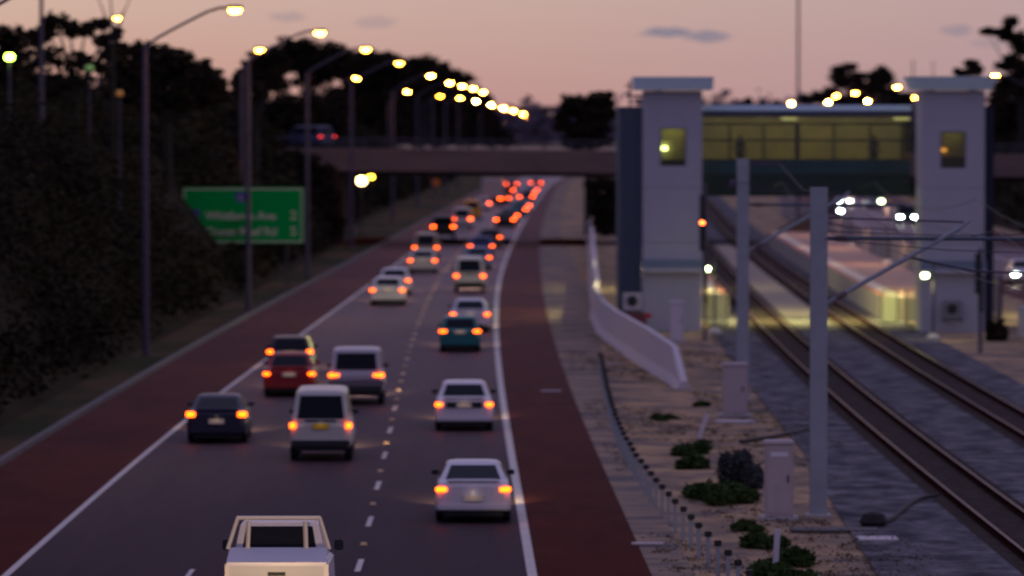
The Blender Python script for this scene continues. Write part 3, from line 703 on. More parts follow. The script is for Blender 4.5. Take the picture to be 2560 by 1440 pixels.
# wire rope barrier posts
GP = 'grey posts with black caps beside the red shoulder'
pp = empty('barrier_post'); b = MB(); b.box(-.045, .045, -.03, .03, -.03, .66); b.build('post', mastm, pp, bevel=.01); b = MB(); b.box(-.075, .075, -.06, .06, .62, .74); b.build('cap', blackp, pp, bevel=.015)
pcx = curve([(5.4, 92), (4.6, 100.5), (3.95, 107), (3.5, 112), (3.14, 118), (2.98, 126), (2.88, 142), (2.95, 160), (3.2, 180), (3.4, 196)], lo=80, hi=200, smooth=5)
y = 98.5; i = 0
while y < 194:
    o = pp if i == 0 else copy_tree(pp)
    o.location = (pcx(y), y, 0); o.rotation_euler = (0, random.uniform(-.02, .02), head(pcx, y))
    if i < 3: lab = 'grey barrier post with black cap, ' + ('outermost one at the bottom edge' if i == 0 else 'second from the bottom edge' if i == 1 else 'third from the bottom edge')
    elif i < 13: lab = '%s black capped barrier post up from the bottom edge of the photo' % ['fourth', 'fifth', 'sixth', 'seventh', 'eighth', 'ninth', 'tenth', 'eleventh', 'twelfth', 'thirteenth'][i - 3]
    else: lab = 'one of the far barrier posts overlapping into a dark curved line'
    tag(o, lab, 'barrier post', GP)
    y += 2.35; i += 1

def cabinet(name, x, D, w, h, dpt, lab, m=None, lid=True, plate=False):
    root = empty(name, (x, D, -.03)); tag(root, lab, 'cabinet'); m = m or mat('beige_cabinet', (.46, .38, .38), .6, var=.05, scale=2)
    b = MB(); b.box(-w / 2, w / 2, 0, dpt, .1, h); b.build('body', m, root, bevel=.02)
    b = MB(); b.box(-w / 2 - .12, w / 2 + .12, -.12, dpt + .12, 0, .1); b.build('plinth', conc, root, bevel=.02)
    if lid: b = MB(); b.box(-w / 2 - .04, w / 2 + .04, -.04, dpt + .04, h, h + .09, .03, .03); b.build('lid', m, root, bevel=.02)
    b = MB(); b.box(-w / 2 + .05, w / 2 - .05, -.012, -.002, .18, h - .1); b.build('door', m, root, bevel=.004)
    b = MB(); b.box(w * .28, w * .34, -.03, -.014, h * .5, h * .6); b.build('handle', galvd, root)
    if plate: b = MB(); b.box(-w * .3, w * .3, -.018, -.013, h * .84, h * .90); b.build('label_plate', mat('label_white', (.7, .68, .72), .5), root)
    return root
cabinet('cabinet', 7.02, 163.5, .78, 1.62, .5, 'beige trackside cabinet in front of the farther overhead wire mast')
cabinet('cabinet', 6.22, 120.8, .66, 1.78, .5, 'tall beige trackside cabinet beside the near mast with a white plate', plate=True)
cabinet('cabinet', 6.95, 219, .55, 1.68, .4, 'small white cabinet standing against the foot of the left tower', mat('white_cabinet', (.60, .55, .58), .6))
for (x, D, h, tilt, lab) in ((5.34, 105.5, 1.0, .06, 'white marker stake near the bottom edge of the picture'), (5.45, 152, .78, .35, 'leaning white stake behind the green mat plants')):
    root = empty('marker_stake', (x, D, -.03)); root.rotation_euler = (0, tilt, 0); tag(root, lab, 'stake', 'white marker stakes on the sand')
    b = MB(); b.box(-.06, .06, -.03, .03, 0, h); b.build('stake', mat('white_stake', (.62, .58, .62), .6), root, bevel=.01)
for (x0, D, w, lab, mm) in ((7.3, 117.6, 2.0, 'flat dark concrete slab on the sand in front of the near cabinet', kerbm), (8.1, 115.0, .9, 'small white slab at the edge of the ballast', concw), (6.9, 160.5, 1.2, 'pale concrete slab in front of the far cabinet', conc)):
    b = MB(); b.box(-w / 2, w / 2, -.5, .5, 0, .07); o = b.build('concrete_slab', mm, bevel=.02); o.location = (x0, D, -.03); tag(o, lab, 'slab', 'concrete slabs by the railway')
b = MB(); b.lathe(0, 0, [(.28, 0), (.34, .1), (.25, .28), (.1, .33)], 9); o = b.build('drain_pit', mat('dark_rock', (.02, .015, .018), .9)); o.location = (8.25, 118.5, .02); tag(o, 'small dark drain cover lump on the ballast near the near cabinet', 'drain cover')
b = MB(); b.path([(8.4, 118.3, .1), (8.8, 120, .09), (9.2, 122.6, .08), (9.6, 125, .08), (10.0, 127, .06), (10.5, 128, .06)], .045); tag(b.build('cable', mat('dark_cable', (.02, .012, .014), .7)), 'dark cable curving over the ballast to the near rail', 'cable')
b = MB(); b.path([(6.6, 150, .03), (7.4, 151.5, .05), (8.4, 154, .05), (9.4, 158, .06)], .06); tag(b.build('cable', mat('dark_cable', (.02, .012, .014), .7)), 'dark cable crossing the ballast by the far cabinet', 'cable')
for (px, py, lab) in ((1378, 980, 'white mark lying across the edge of the red shoulder'), (1530, 912, 'small white object lying by the far end of the post row'), (1620, 1364, 'small pale slab beside the red shoulder near the posts')):
    s = (py - HOR) / CAM_H; b = MB(); b.box(-.35, .35, -.12, .12, 0, .05); o = b.build('debris', concw, bevel=.01); o.location = ((px - 1280) / s, FPX / s, .006); tag(o, lab, 'debris', 'pale bits lying beside the shoulder')

# ================================================================== STATION
def tower(x0, x1, D, lab, roofx, win, side, frost, fl=.28):
    root = empty('lift_tower', (x0, D, 0)); tag(root, lab, 'lift tower', 'lift towers of the station footbridge'); w = x1 - x0
    wx0, wx1, wz0, wz1 = win
    b = MB()  # front wall in four pieces round the window, other walls whole
    T = .2; zt = 10.68
    b.box(0, wx0, 0, T, -.03, zt); b.box(wx1, w, 0, T, -.03, zt); b.box(wx0, wx1, 0, T, -.03, wz0); b.box(wx0, wx1, 0, T, wz1, zt)
    b.box(0, T, T, 3.2, -.03, zt); b.box(w - T, w, T, 3.2, -.03, zt); b.box(T, w - T, 3.0, 3.2, -.03, zt)
    b.build('wall', render_w, root)
    rx0, rx1 = roofx
    b = MB(); b.add([(rx0 + fl, -.5 + fl * .4, 10.72), (rx1 - fl, -.5 + fl * .4, 10.72), (rx1 - fl, 3.6, 10.72), (rx0 + fl, 3.6, 10.72), (rx0, -.6, 11.3), (rx1, -.6, 11.3), (rx1, 3.9, 11.3), (rx0, 3.9, 11.3)],
                    [(3, 2, 1, 0), (4, 5, 6, 7), (0, 1, 5, 4), (1, 2, 6, 5), (2, 3, 7, 6), (3, 0, 4, 7)]); b.build('roof', roofm, root)
    wf = MB(); t = .05
    wf.box(wx0, wx0 + t, .02, .14, wz0, wz1); wf.box(wx1 - t, wx1, .02, .14, wz0, wz1); wf.box(wx0 + t, wx1 - t, .02, .14, wz0, wz0 + t); wf.box(wx0 + t, wx1 - t, .02, .14, wz1 - t, wz1)
    wo_ = wf.build('window', galvd, root)
    g = MB(); g.box(wx0 + t, wx1 - t, .06, .07, wz0 + t, wz1 - t); g.build('pane', thin_glass, wo_)
    # lift car visible inside: cream back and side walls, a tube lamp
    b = MB(); yb = .95; b.box(wx0 - .15, wx1 + .15, yb, yb + .05, wz0 - .3, wz1 + .4); b.box(wx0 - .25, wx0 - .15, T, yb, wz0 - .3, wz1 + .4); b.box(wx1 + .15, wx1 + .25, T, yb, wz0 - .3, wz1 + .4)
    b.build('lift_car', cream, root)
    b = MB(); b.box(wx0 - .12, wx1 + .12, .3, .9, wz0 - .1, wz0 + frost); b.build('car_panel', mat('dark_brown_panel', (.05, .03, .025), .6), root)
    b = MB(); b.box(wx0 + .1, wx0 + .3, yb - .14, yb - .06, wz0 + .72, wz0 + .86); b.build('tube_lamp', fluor if frost < .4 else mat('orange_tube', (1, .5, .2), emit=(1, .4, .1), estr=2.0, sampling='NONE'), root)
    lamp('POINT', 'tube_light', ((wx0 + wx1) / 2, .45, wz1 + .15), 6 if frost < .4 else 2.5, (.95, 1, .42), root, .08)
    for zz in (6.35, 3.9): b = MB(); b.box(-.003, w + .003, -.004, .0, zz, zz + .035); b.build('wall_joint', mat('joint_grey', (.25, .24, .28), .8), root)
    b = MB(); b.box(-.08, w + .06, -.28, -.002, 2.78, 3.15, 0, 0); b.build('awning', bandm, root); b = MB(); b.box(-.08, w + .06, -.36, -.002, 2.60, 2.776); b.build('awning_edge', mat('awning_pale', (.40, .38, .45), .7), root)
    b = MB(); sx0, sx1, sz = side; b.box(sx0, sx1, 2.6, 9.0, -.03, sz); b.build('side_shaft', clad if sx0 < 0 else clad2, root)
    return root
gm = bpy.data.materials.new('thin_glass'); gm.use_nodes = True; t_ = gm.node_tree; t_.nodes.clear()
o_ = t_.nodes.new('ShaderNodeOutputMaterial'); mx = t_.nodes.new('ShaderNodeMixShader'); tr = t_.nodes.new('ShaderNodeBsdfTransparent'); gl = t_.nodes.new('ShaderNodeBsdfGlossy'); gl.inputs['Roughness'].default_value = .08
tr.inputs[0].default_value = (.75, .78, .55, 1); gl.inputs[0].default_value = (.8, .8, .8, 1); mx.inputs[0].default_value = .07
t_.links.new(tr.outputs[0], mx.inputs[1]); t_.links.new(gl.outputs[0], mx.inputs[2]); t_.links.new(mx.outputs[0], o_.inputs[0]); thin_glass = gm
tower(5.88, 8.48, 232, 'pale lilac lift tower at the left end of the station footbridge', (-.45, 3.1), (.74, 1.88, 7.33, 9.02), (-1.05, -.03, 9.98), .28, .04)
tower(18.1, 20.9, 230, 'pale lift tower at the right end of the station footbridge, window half dark', (-.55, 3.35), (.85, 1.96, 7.25, 8.86), (2.83, 3.45, 10.0), .50)

fb = empty('footbridge', (8.5, 236, 0)); tag(fb, 'enclosed station footbridge with lit olive windows between the two lift towers', 'footbridge'); FW = 9.58
b = MB(); b.box(-.0, FW, 0, .12, 6.95, 7.55); b.box(0, FW, 4.0, 4.12, 6.95, 7.55); b.build('side_panel', tealp, fb)
b = MB(); b.box(0, FW, -.06, .3, 5.93, 6.946); b.box(0, FW, 3.8, 4.2, 5.93, 6.946); b.build('girder', greenp, fb)
b = MB(); b.box(0, FW, .3, 3.8, 6.7, 6.9); b.build('floor', greenp, fb)
b = MB(); b.box(0, FW, -.5, 4.6, 9.78, 10.06, 0, .08); b.build('roof', roofm, fb, bevel=.03)
b = MB(); b.box(0, FW, -.44, 4.5, 9.58, 9.776); b.build('fascia', mat('dark_blue_fascia', (.04, .06, .11), .5), fb)
b = MB(); b.box(.02, FW - .02, .02, 4.1, 9.50, 9.576); b.build('ceiling', cream, fb)
b = MB(); b.box(0, FW, 3.9, 3.98, 7.55, 9.48); b.build('back_screen', mat('olive_screen', (.36, .29, .19), .8, col2=(.22, .19, .14), scale=.8), fb)
b = MB(); b.box(0, FW, .02, .1, 9.16, 9.24); b.box(0, FW, .02, .1, 8.42, 8.50); b.box(0, FW, .02, .1, 7.552, 7.60)
for x in (1.38, 2.92, 4.44, 6.1, 7.75, 9.2):
    wdt = .1 if x == 4.44 else .045; b.box(x - wdt, x + wdt, .015, .105, 7.601, 9.159)
b.build('window_frame', mat('dark_green_frame', (.03, .04, .035), .6), fb)
b = MB(); b.box(0, FW, .05, .06, 7.56, 9.50); b.build('glazing', thin_glass, fb)
for x in (4.1, 9.2):
    b = MB(); b.box(x - .35, x + .35, .3, .42, 9.38, 9.49); b.build('tube_lamp', mat('dim_tube_glow', (.8, .8, .7), emit=(1, .9, .6), estr=.7, sampling='NONE'), fb)
for x in (.9, 2.9, 4.9, 6.9, 8.9): lamp('POINT', 'ceiling_light', (x, 1.6, 9.25), 30, (1.0, .88, .52), fb, .25)
for x in (1.6, 4.8, 8.0): lamp('SPOT', 'underside_light', (x, 5.2, 5.8), 2600, (1, .95, .32), fb, .2, 150)
for (x, lab) in ((1.9, 'dark silhouette of a person standing in the footbridge, left of its middle'), (8.0, 'dark silhouette of a person standing in the footbridge near the right tower')):
    # a continuous standing figure grown from a skeleton
    J = [((0, 0, .95), (.17, .13)), ((0, 0, 1.25), (.15, .11)), ((0, 0, 1.45), (.16, .11)), ((0, 0, 1.56), (.06, .06)), ((0, 0, 1.70), (.10, .11)), ((0, 0, 1.77), (.08, .09)),
         ((-.10, 0, .88), (.10, .10)), ((-.11, .02, .48), (.065, .065)), ((-.11, 0, .08), (.045, .045)), ((-.12, -.16, .04), (.04, .035)), ((.10, 0, .88), (.10, .10)), ((.12, .03, .48), (.065, .065)), ((.12, .05, .08), (.045, .045)), ((.13, -.11, .04), (.04, .035)),
         ((-.20, 0, 1.42), (.06, .06)), ((-.26, .03, 1.15), (.045, .045)), ((-.25, -.08, .92), (.035, .035)), ((-.25, -.12, .84), (.03, .04)), ((.20, 0, 1.42), (.06, .06)), ((.27, .03, 1.15), (.045, .045)), ((.25, -.10, .93), (.035, .035)), ((.24, -.14, .85), (.03, .04))]
    E_ = [(0, 1), (1, 2), (2, 3), (3, 4), (4, 5), (0, 6), (6, 7), (7, 8), (8, 9), (0, 10), (10, 11), (11, 12), (12, 13), (2, 14), (14, 15), (15, 16), (16, 17), (2, 18), (18, 19), (19, 20), (20, 21)]
    me = bpy.data.meshes.new('person'); me.from_pydata([j[0] for j in J], E_, []); po = bpy.data.objects.new('person', me); COL.objects.link(po)
    po.modifiers.new('skin', 'SKIN'); 
    for i, j in enumerate(J): me.skin_vertices[0].data[i].radius = j[1]
    me.skin_vertices[0].data[0].use_root = True
    ss = po.modifiers.new('sub', 'SUBSURF'); ss.levels = 1; ss.render_levels = 1
    me.materials.append(mat('dark_clothing', (.02, .02, .022), .8)); po.location = (8.5 + x, 236.9, 6.93); po.rotation_euler = (0, 0, .4 if x < 5 else 2.6); tag(po, lab, 'person', 'people inside the footbridge')

def platform(f0, f1, y0, y1, lab):
    root = empty('platform', (f0(y0), y0, 0)); tag(root, lab, 'platform', 'station platforms'); ox, oy = root.location.x, y0
    s = 1 if f1(y0) > f0(y0) else -1; ys = [y0] + [y for y in YS if y0 < y < y1] + [y1]
    def st(name, fa, fb_, z, m, za=None, zb=None):
        b = MB(); vs = []; fs = []
        for y in ys: vs += [(fa(y) - ox, y - oy, z if za is None else za), (fb_(y) - ox, y - oy, z if zb is None else zb)]
        for i in range(len(ys) - 1): fs.append((2 * i, 2 * i + 1, 2 * i + 3, 2 * i + 2))
        b.add(vs, fs); b.build(name, m, root)
    e = lambda k: (lambda y: f0(y) + s * k)
    st('edge_strip', f0, e(.35), 1.1, predge); st('tactile_strip', e(.35), e(1.0), 1.1, pcream); st('paving', e(1.0), f1, 1.1, paver)
    st('platform_face', f0, f0, 0, pface, -.03, 1.1); st('back_face', f1, f1, 0, pface, -.03, 1.1)
    b = MB(); a0 = sorted((0, f1(y0) - ox)); b.add([(a0[0], 0, -.03), (a0[1], 0, -.03), (a0[1], 0, 1.1), (a0[0], 0, 1.1)], [(0, 1, 2, 3)]); b.build('end_face', pface, root)
    return root
platform(lambda y: TRK['D'](y) + 1.0, lambda y: TRK['D'](y) + 5.2, 243, 392, 'right station platform with cream strip and terracotta edge along the far track')
platform(lambda y: TRK['A'](y) - 1.0, lambda y: TRK['A'](y) - 5.0, 247, 340, 'left station platform, mostly hidden behind the left tower')
def slatgate(x, D, w, h, lab):
    root = empty('slatted_screen', (x, D, 0)); tag(root, lab, 'screen', 'slatted screens at the platform ends')
    b = MB(); b.box(0, .06, 0, .06, -.03, h + .05); b.box(w - .06, w, 0, .06, -.03, h + .05); b.box(.06, w - .06, 0, .06, h, h + .05); b.box(.06, w - .06, 0, .06, .02, .07); b.build('frame', mat('dark_frame', (.05, .06, .05), .6), root)
    b = MB(); n = int(h / .135)
    for i in range(n): z = .1 + i * (h - .12) / n; b.add([(.06, .0, z), (w - .06, .0, z), (w - .06, .05, z + .075), (.06, .05, z + .075)], [(0, 1, 2, 3)])
    b.build('slats', mat('pale_green_slat', (.42, .46, .36), .6), root)
slatgate(8.95, 236.5, .85, 1.55, 'pale slatted screen at the end of the left platform by the signal')
slatgate(17.85, 236, 1.25, 1.65, 'pale slatted screen left of the right tower base')
slatgate(17.0, 239.5, .8, 1.5, 'slatted screen stepped back at the right platform ramp')
# lamp posts at platform ends
def plat_lamp(x, D, side, lab, power=160, base=0., h=3.3, col=(1, .95, .36)):
    root = empty('platform_lamp', (x, D, base)); tag(root, lab, 'lamp post', 'short lamp posts on the platforms')
    b = MB(); b.tube((0, 0, 0), (0, 0, h), .055, .05); b.build('pole', galvd, root); b = MB(); b.lathe(0, 0, [(.3, -.02), (.3, .1), (.2, .22), (.1, .3)]); b.build('base', conc, root)
    b = MB(); b.box(min(0, side * .45), max(0, side * .45), -.05, .05, h - .72, h - .66); b.build('arm', galvd, root)
    b = MB(); b.box(side * .36 - .13, side * .36 + .13, -.09, .09, h - .66, h - .45); b.build('lamp_glass', fluor, root, bevel=.03)
    lamp('POINT', 'lamp_light', (side * .36, .0, h - .95), power, col, root, .12)
    return root
plat_lamp(17.95, 221.4, -1, 'short lamp post with greenish white light before the right tower', 60)
plat_lamp(8.9, 228, -1, 'short lamp post with greenish white light beside the left tower', 25, h=3.4)
for i, y in enumerate((249, 300, 340, 378)):
    x = TRK['D'](y) + 4.7; r_ = plat_lamp(x, y, -1, 'platform lamp post on the right platform, %s from its near end' % ordn[i], (1400, 330, 330, 250)[i], base=1.1, h=4.2, col=((1, .95, .36), (1, .62, .34), (1, .6, .34), (1, .6, .34))[i])
for i, y in enumerate((252, 290)):
    x = TRK['A'](y) - 4.5; plat_lamp(x, y, 1, 'platform lamp post on the left platform behind the tower, %s from its near end' % ordn[i], (2200, 900)[i], base=1.1, h=4.2)
# palisade fence behind the right platform
fc = empty('palisade_fence', (0, 0, 0)); tag(fc, 'tall pale palisade fence between the right platform and the far carriageway', 'fence')
pf = MB(); pr = MB(); ps = MB(); y = 236.
ff = lambda y: TRK['D'](y) + 5.9
while y < 520:
    pf.box(ff(y) - .035, ff(y) + .035, y - .008, y + .008, .1, 2.3); y += .62
for z in (.45, 1.95): pr.path([(ff(yy), yy, z) for yy in range(236, 521, 12)], .03, 4)
for yy in range(236, 521, 9): ps = MB(); ps.box(ff(yy) - .06, ff(yy) + .06, yy - .06, yy + .06, -.03, 2.35); ps.build('fence_post', galv, fc)
palm = mat('pale_fence_steel', (.40, .34, .34), .6); pf.build('pales', palm, fc); pr.build('fence_rail', palm, fc)
# low wall at the right edge
b = MB(); b.add([(22.0, 226, -.03), (24.6, 196, -.03), (24.9, 196, -.03), (22.3, 226, -.03), (22.0, 226, 1.3), (24.6, 196, 1.3), (24.9, 196, 1.3), (22.3, 226, 1.3)], [(4, 5, 6, 7), (0, 4, 5, 1)[::-1], (1, 5, 6, 2)[::-1], (2, 6, 7, 3)[::-1], (3, 7, 4, 0)[::-1]])
tag(b.build('low_wall', mat('grey_wall', (.42, .42, .46), .8)), 'low pale concrete wall at the right edge beyond the right tower', 'wall')
# air conditioners
def ac(x, D, z, lab, m):
    root = empty('air_conditioner', (x, D, z)); tag(root, lab, 'air conditioner', 'air conditioners at the tower feet')
    b = MB(); b.box(-.42, .42, 0, .35, 0, .78); b.build('casing', m, root, bevel=.03)
    b = MB(); b.tube((-.02, -.02, .42), (-.02, 0, .42), .24, .24, 18); b.build('fan_grille', blackp, root)
    b = MB(); b.box(-.4, -.3, .02, .3, -.12, 0); b.box(.3, .4, .02, .3, -.12, 0); b.build('bracket', galvd, root)
ac(5.3, 228.5, 1.0, 'white air conditioner on the grey shaft left of the left tower', mat('white_casing', (.5, .46, .46), .6)); ac(19.45, 229.4, .62, 'dark fanned air conditioner on the foot of the right tower', mat('grey_casing', (.20, .19, .22), .6))
b = MB(); b.box(0, .9, 0, .5, 0, .95); o = b.build('equipment_box', mat('dark_red_box', (.16, .05, .05), .7), bevel=.02); o.location = (5.0, 227.8, -.03); tag(o, 'dark reddish equipment box under the white air conditioner', 'box')
b = MB(); b.box(-.14, .14, 0, .12, 0, .22); o = b.build('hose_box', mat('bright_red_box', (.5, .02, .03), .6), bevel=.02); o.location = (5.95, 227.0, .72); o.location.z = .72
tag(o, 'small bright red box at the left corner of the left tower', 'box')
# aerial bracket left of left roof
root = empty('handrail', (5.35, 236, 9.98)); tag(root, 'small grey roof ladder rail left of the left tower roof', 'rail')
b = MB(); b.tube((0, 0, 0), (0, 0, 1.2), .05); b.build('post', galv, root); b = MB(); b.tube((-.25, 0, .95), (.7, 0, .95), .03); b.tube((-.1, 0, .5), (.7, 0, .5), .04); b.build('bar', galv, root)

# ================================================================== RAILWAY MASTS, WIRES, SIGNALS
def mast(x, D, h, lab, cat_h=5.0, reach=5.4, w=.2):
    root = empty('catenary_mast', (x, D, 0)); tag(root, lab, 'overhead mast', 'galvanised overhead wire masts')
    b = MB(); b.box(-w, w, -.14, -.115, -.03, h); b.box(-w, w, .115, .14, -.03, h); b.box(-.02, .02, -.113, .113, -.03, h); b.build('column', mastm, root)
    b = MB(); b.box(-.3, .3, -.3, .3, -.03, .04); b.build('footing', conc, root, bevel=.01)
    b = MB(); b.tube((w, 0, 6.52), (reach, 0, 6.5), .045); b.build('top_tube', mat('blue_steel_tube', (.06, .08, .11), .5), root)
    b = MB(); b.tube((w, 0, cat_h), (3.3, 0, 6.75), .055); b.tube((3.3, 0, 6.75), (3.55, 0, 6.95), .04); b.build('bracket_tube', mastm, root)
    b = MB(); b.tube((2.0, .05, 6.1), (3.6, .05, 5.75), .03); b.tube((3.6, .05, 5.75), (5.2, .05, 5.68), .025); b.build('registration_arm', galv, root)
    b = MB(); b.tube((w, 0, 7.0), (3.4, 0, 6.9), .02); b.build('stay_wire', galvd, root)
    for (ix, iz) in ((.42, cat_h + .12), (.42, 6.52)):
        b = MB(); 
        for k in range(4): b.tube((ix + k * .06, 0, iz + (k * .032 if iz < 6 else 0)), (ix + k * .06 + .03, 0, iz + (k * .032 + .016 if iz < 6 else 0)), .085, .085, 10)
        b.build('insulator', mat('brown_insulator', (.10, .04, .03), .3), root)
    return root
mast(7.2, 122, 7.72, 'near galvanised overhead wire mast standing beside the tall cabinet')
m1 = mast(7.68, 173, 8.05, 'farther overhead wire mast rising behind the trackside cabinet')
b = MB(); b.box(-.1, 1.25, -.04, .04, 7.85, 7.95); b.build('cross_arm', galv, m1)
b = MB(); b.lathe(-.3, 0, [(.08, 7.05), (.14, 7.12), (.14, 7.28), (.08, 7.36)]); b.tube((-.3, 0, 7.2), (0, 0, 7.2), .04); b.build('loudspeaker', galv, m1)
WT = {'near': (TRK['A'], .58), 'far': (TRK['C'], .58)}
for k, (f, off) in WT.items():
    for kind, zz, sag in (('contact wire', 5.45, 0), ('messenger wire', 6.7, .7)):
        b = MB(); pts = []
        sup = [70, 122, 173, 225, 277, 329, 380, 432, 484]
        for a, c in zip(sup[:-1], sup[1:]):
            for t in range(6):
                u = t / 6; pts.append((f(a + (c - a) * u) + off, a + (c - a) * u, zz - sag * 4 * u * (1 - u)))
        b.path(pts, .012 if sag == 0 else .014, 5)
        tag(b.build('overhead_wire', galvd), '%s strung above the %s track' % ('low taut wire' if sag == 0 else 'upper sagging wire', 'nearer' if k == 'near' else 'platform side'), 'overhead wire')
b = MB(); b.path([(8.9, 173, 7.88), (8.4, 150, 7.3), (7.3, 122, 7.6)], .014); tag(b.build('overhead_wire', galvd), 'slack feeder wire strung between the tops of the two nearest masts', 'overhead wire')
for i, (x0, z0, x1, z1, D) in enumerate(((7.4, 8.0 - .15, 13.5, 7.9, 172.6), (7.3, 7.28, 13.2, 7.22, 122.4), (7.3, 7.1, 13.2, 6.75, 121.7))):
    b = MB(); b.path([(x0, D, z0 - .6), ((x0 + x1) / 2, D, (z0 + z1) / 2 - .68), (x1, D, z1 - .6)], .012)
    tag(b.build('cross_wire', galvd), ['cross wire running right from the top of the farther mast', 'upper cross wire running right from the near mast', 'lower cross wire running right from the near mast'][i], 'overhead wire')
def signal(x, D, ztop, h0, h1, lit, lab, ph):
    root = empty('railway_signal', (x, D, 0)); tag(root, lab, 'railway signal', 'railway signals')
    b = MB(); b.tube((0, 0, -.03), (0, 0, ph), .085, .075, 10); b.build('pole', galv, root)
    b = MB(); b.box(-.24, -.02, -.2, -.1, h0, h1); b.build('signal_head', blackp, root, bevel=.03)
    for k, z in enumerate((h0 + (h1 - h0) * .5, h0 + (h1 - h0) * .25)):
        b = MB(); b.tube((-.13, -.23, z), (-.13, -.21, z), .08, .08, 12); b.build('lens', redsig if (lit and k == 0) else mat('dark_lens', (.02, .02, .02), .2), root)
    b = MB(); b.box(-.1, .1, -.15, -.09, 1.6, 3.0); b.build('relay_box', blackp, root)
signal(8.22, 221.4, 6.7, 3.8, 6.2, True, 'railway signal showing red beside the left tower', 6.7)
signal(18.9, 209.7, 5, 2.35, 4.0, False, 'dark railway signal at the right corner of the right tower', 4.2)

# ================================================================== VEHICLES
def face_pane(c, u0, u1, v0, v1, off, th=.006):
    """c: 4 corners bl, br, tr, tl of a flat face; returns a thin slab lying on it"""
    c = [Vector(p) for p in c]; n = (c[1] - c[0]).cross(c[3] - c[0]).normalized()
    q = lambda u, v: c[0] * (1 - u) * (1 - v) + c[1] * u * (1 - v) + c[2] * u * v + c[3] * (1 - u) * v
    p = [q(u0, v0), q(u1, v0), q(u1, v1), q(u0, v1)]
    vs = [x + n * off for x in p] + [x + n * (off + th) for x in p]
    return vs, [(3, 2, 1, 0), (4, 5, 6, 7), (0, 1, 5, 4), (1, 2, 6, 5), (2, 3, 7, 6), (3, 0, 4, 7)]
KIND = {  # length, half width, height, belt z, deck z, rear base y, roof rear y, roof front y, cowl y, roof half width factor, ground clearance, light z
    'sedan': (4.7, .88, 1.43, .98, 1.00, .80, 1.45, 2.75, 3.50, .70, .24, .80),
    'coupe': (4.4, .88, 1.34, .94, .98, .55, 1.45, 2.45, 3.20, .68, .24, .78),
    'hatch': (4.0, .84, 1.42, .95, .95, .14, .60, 2.25, 3.05, .74, .22, .84),
    'wagon': (4.7, .90, 1.48, .98, .98, .12, .50, 2.80, 3.55, .76, .24, .86),
    'suv': (4.6, .92, 1.82, 1.12, 1.12, .08, .32, 2.75, 3.30, .82, .38, .98),
    'van': (4.5, .86, 1.93, 1.12, 1.12, .06, .30, 3.35, 3.95, .78, .36, .98),
}
PAINT = {'white': (.66, .62, .66), 'offwhite': (.60, .56, .50), 'silver': (.44, .40, .45), 'black': (.015, .014, .018), 'navy': (.02, .02, .045), 'red': (.30, .012, .015), 'teal': (.01, .15, .15), 'blue': (.05, .045, .22), 'yellow': (.75, .36, .02), 'beige': (.50, .38, .27), 'grey': (.16, .14, .17), 'dkblue': (.03, .035, .10), 'skyblue': (.18, .20, .32)}
def paint(c): return mat(c + '_car_paint', PAINT[c], .32, metal=.05 if c in ('white', 'offwhite', 'beige', 'yellow') else .15, spec=.55)
BUILT = {}
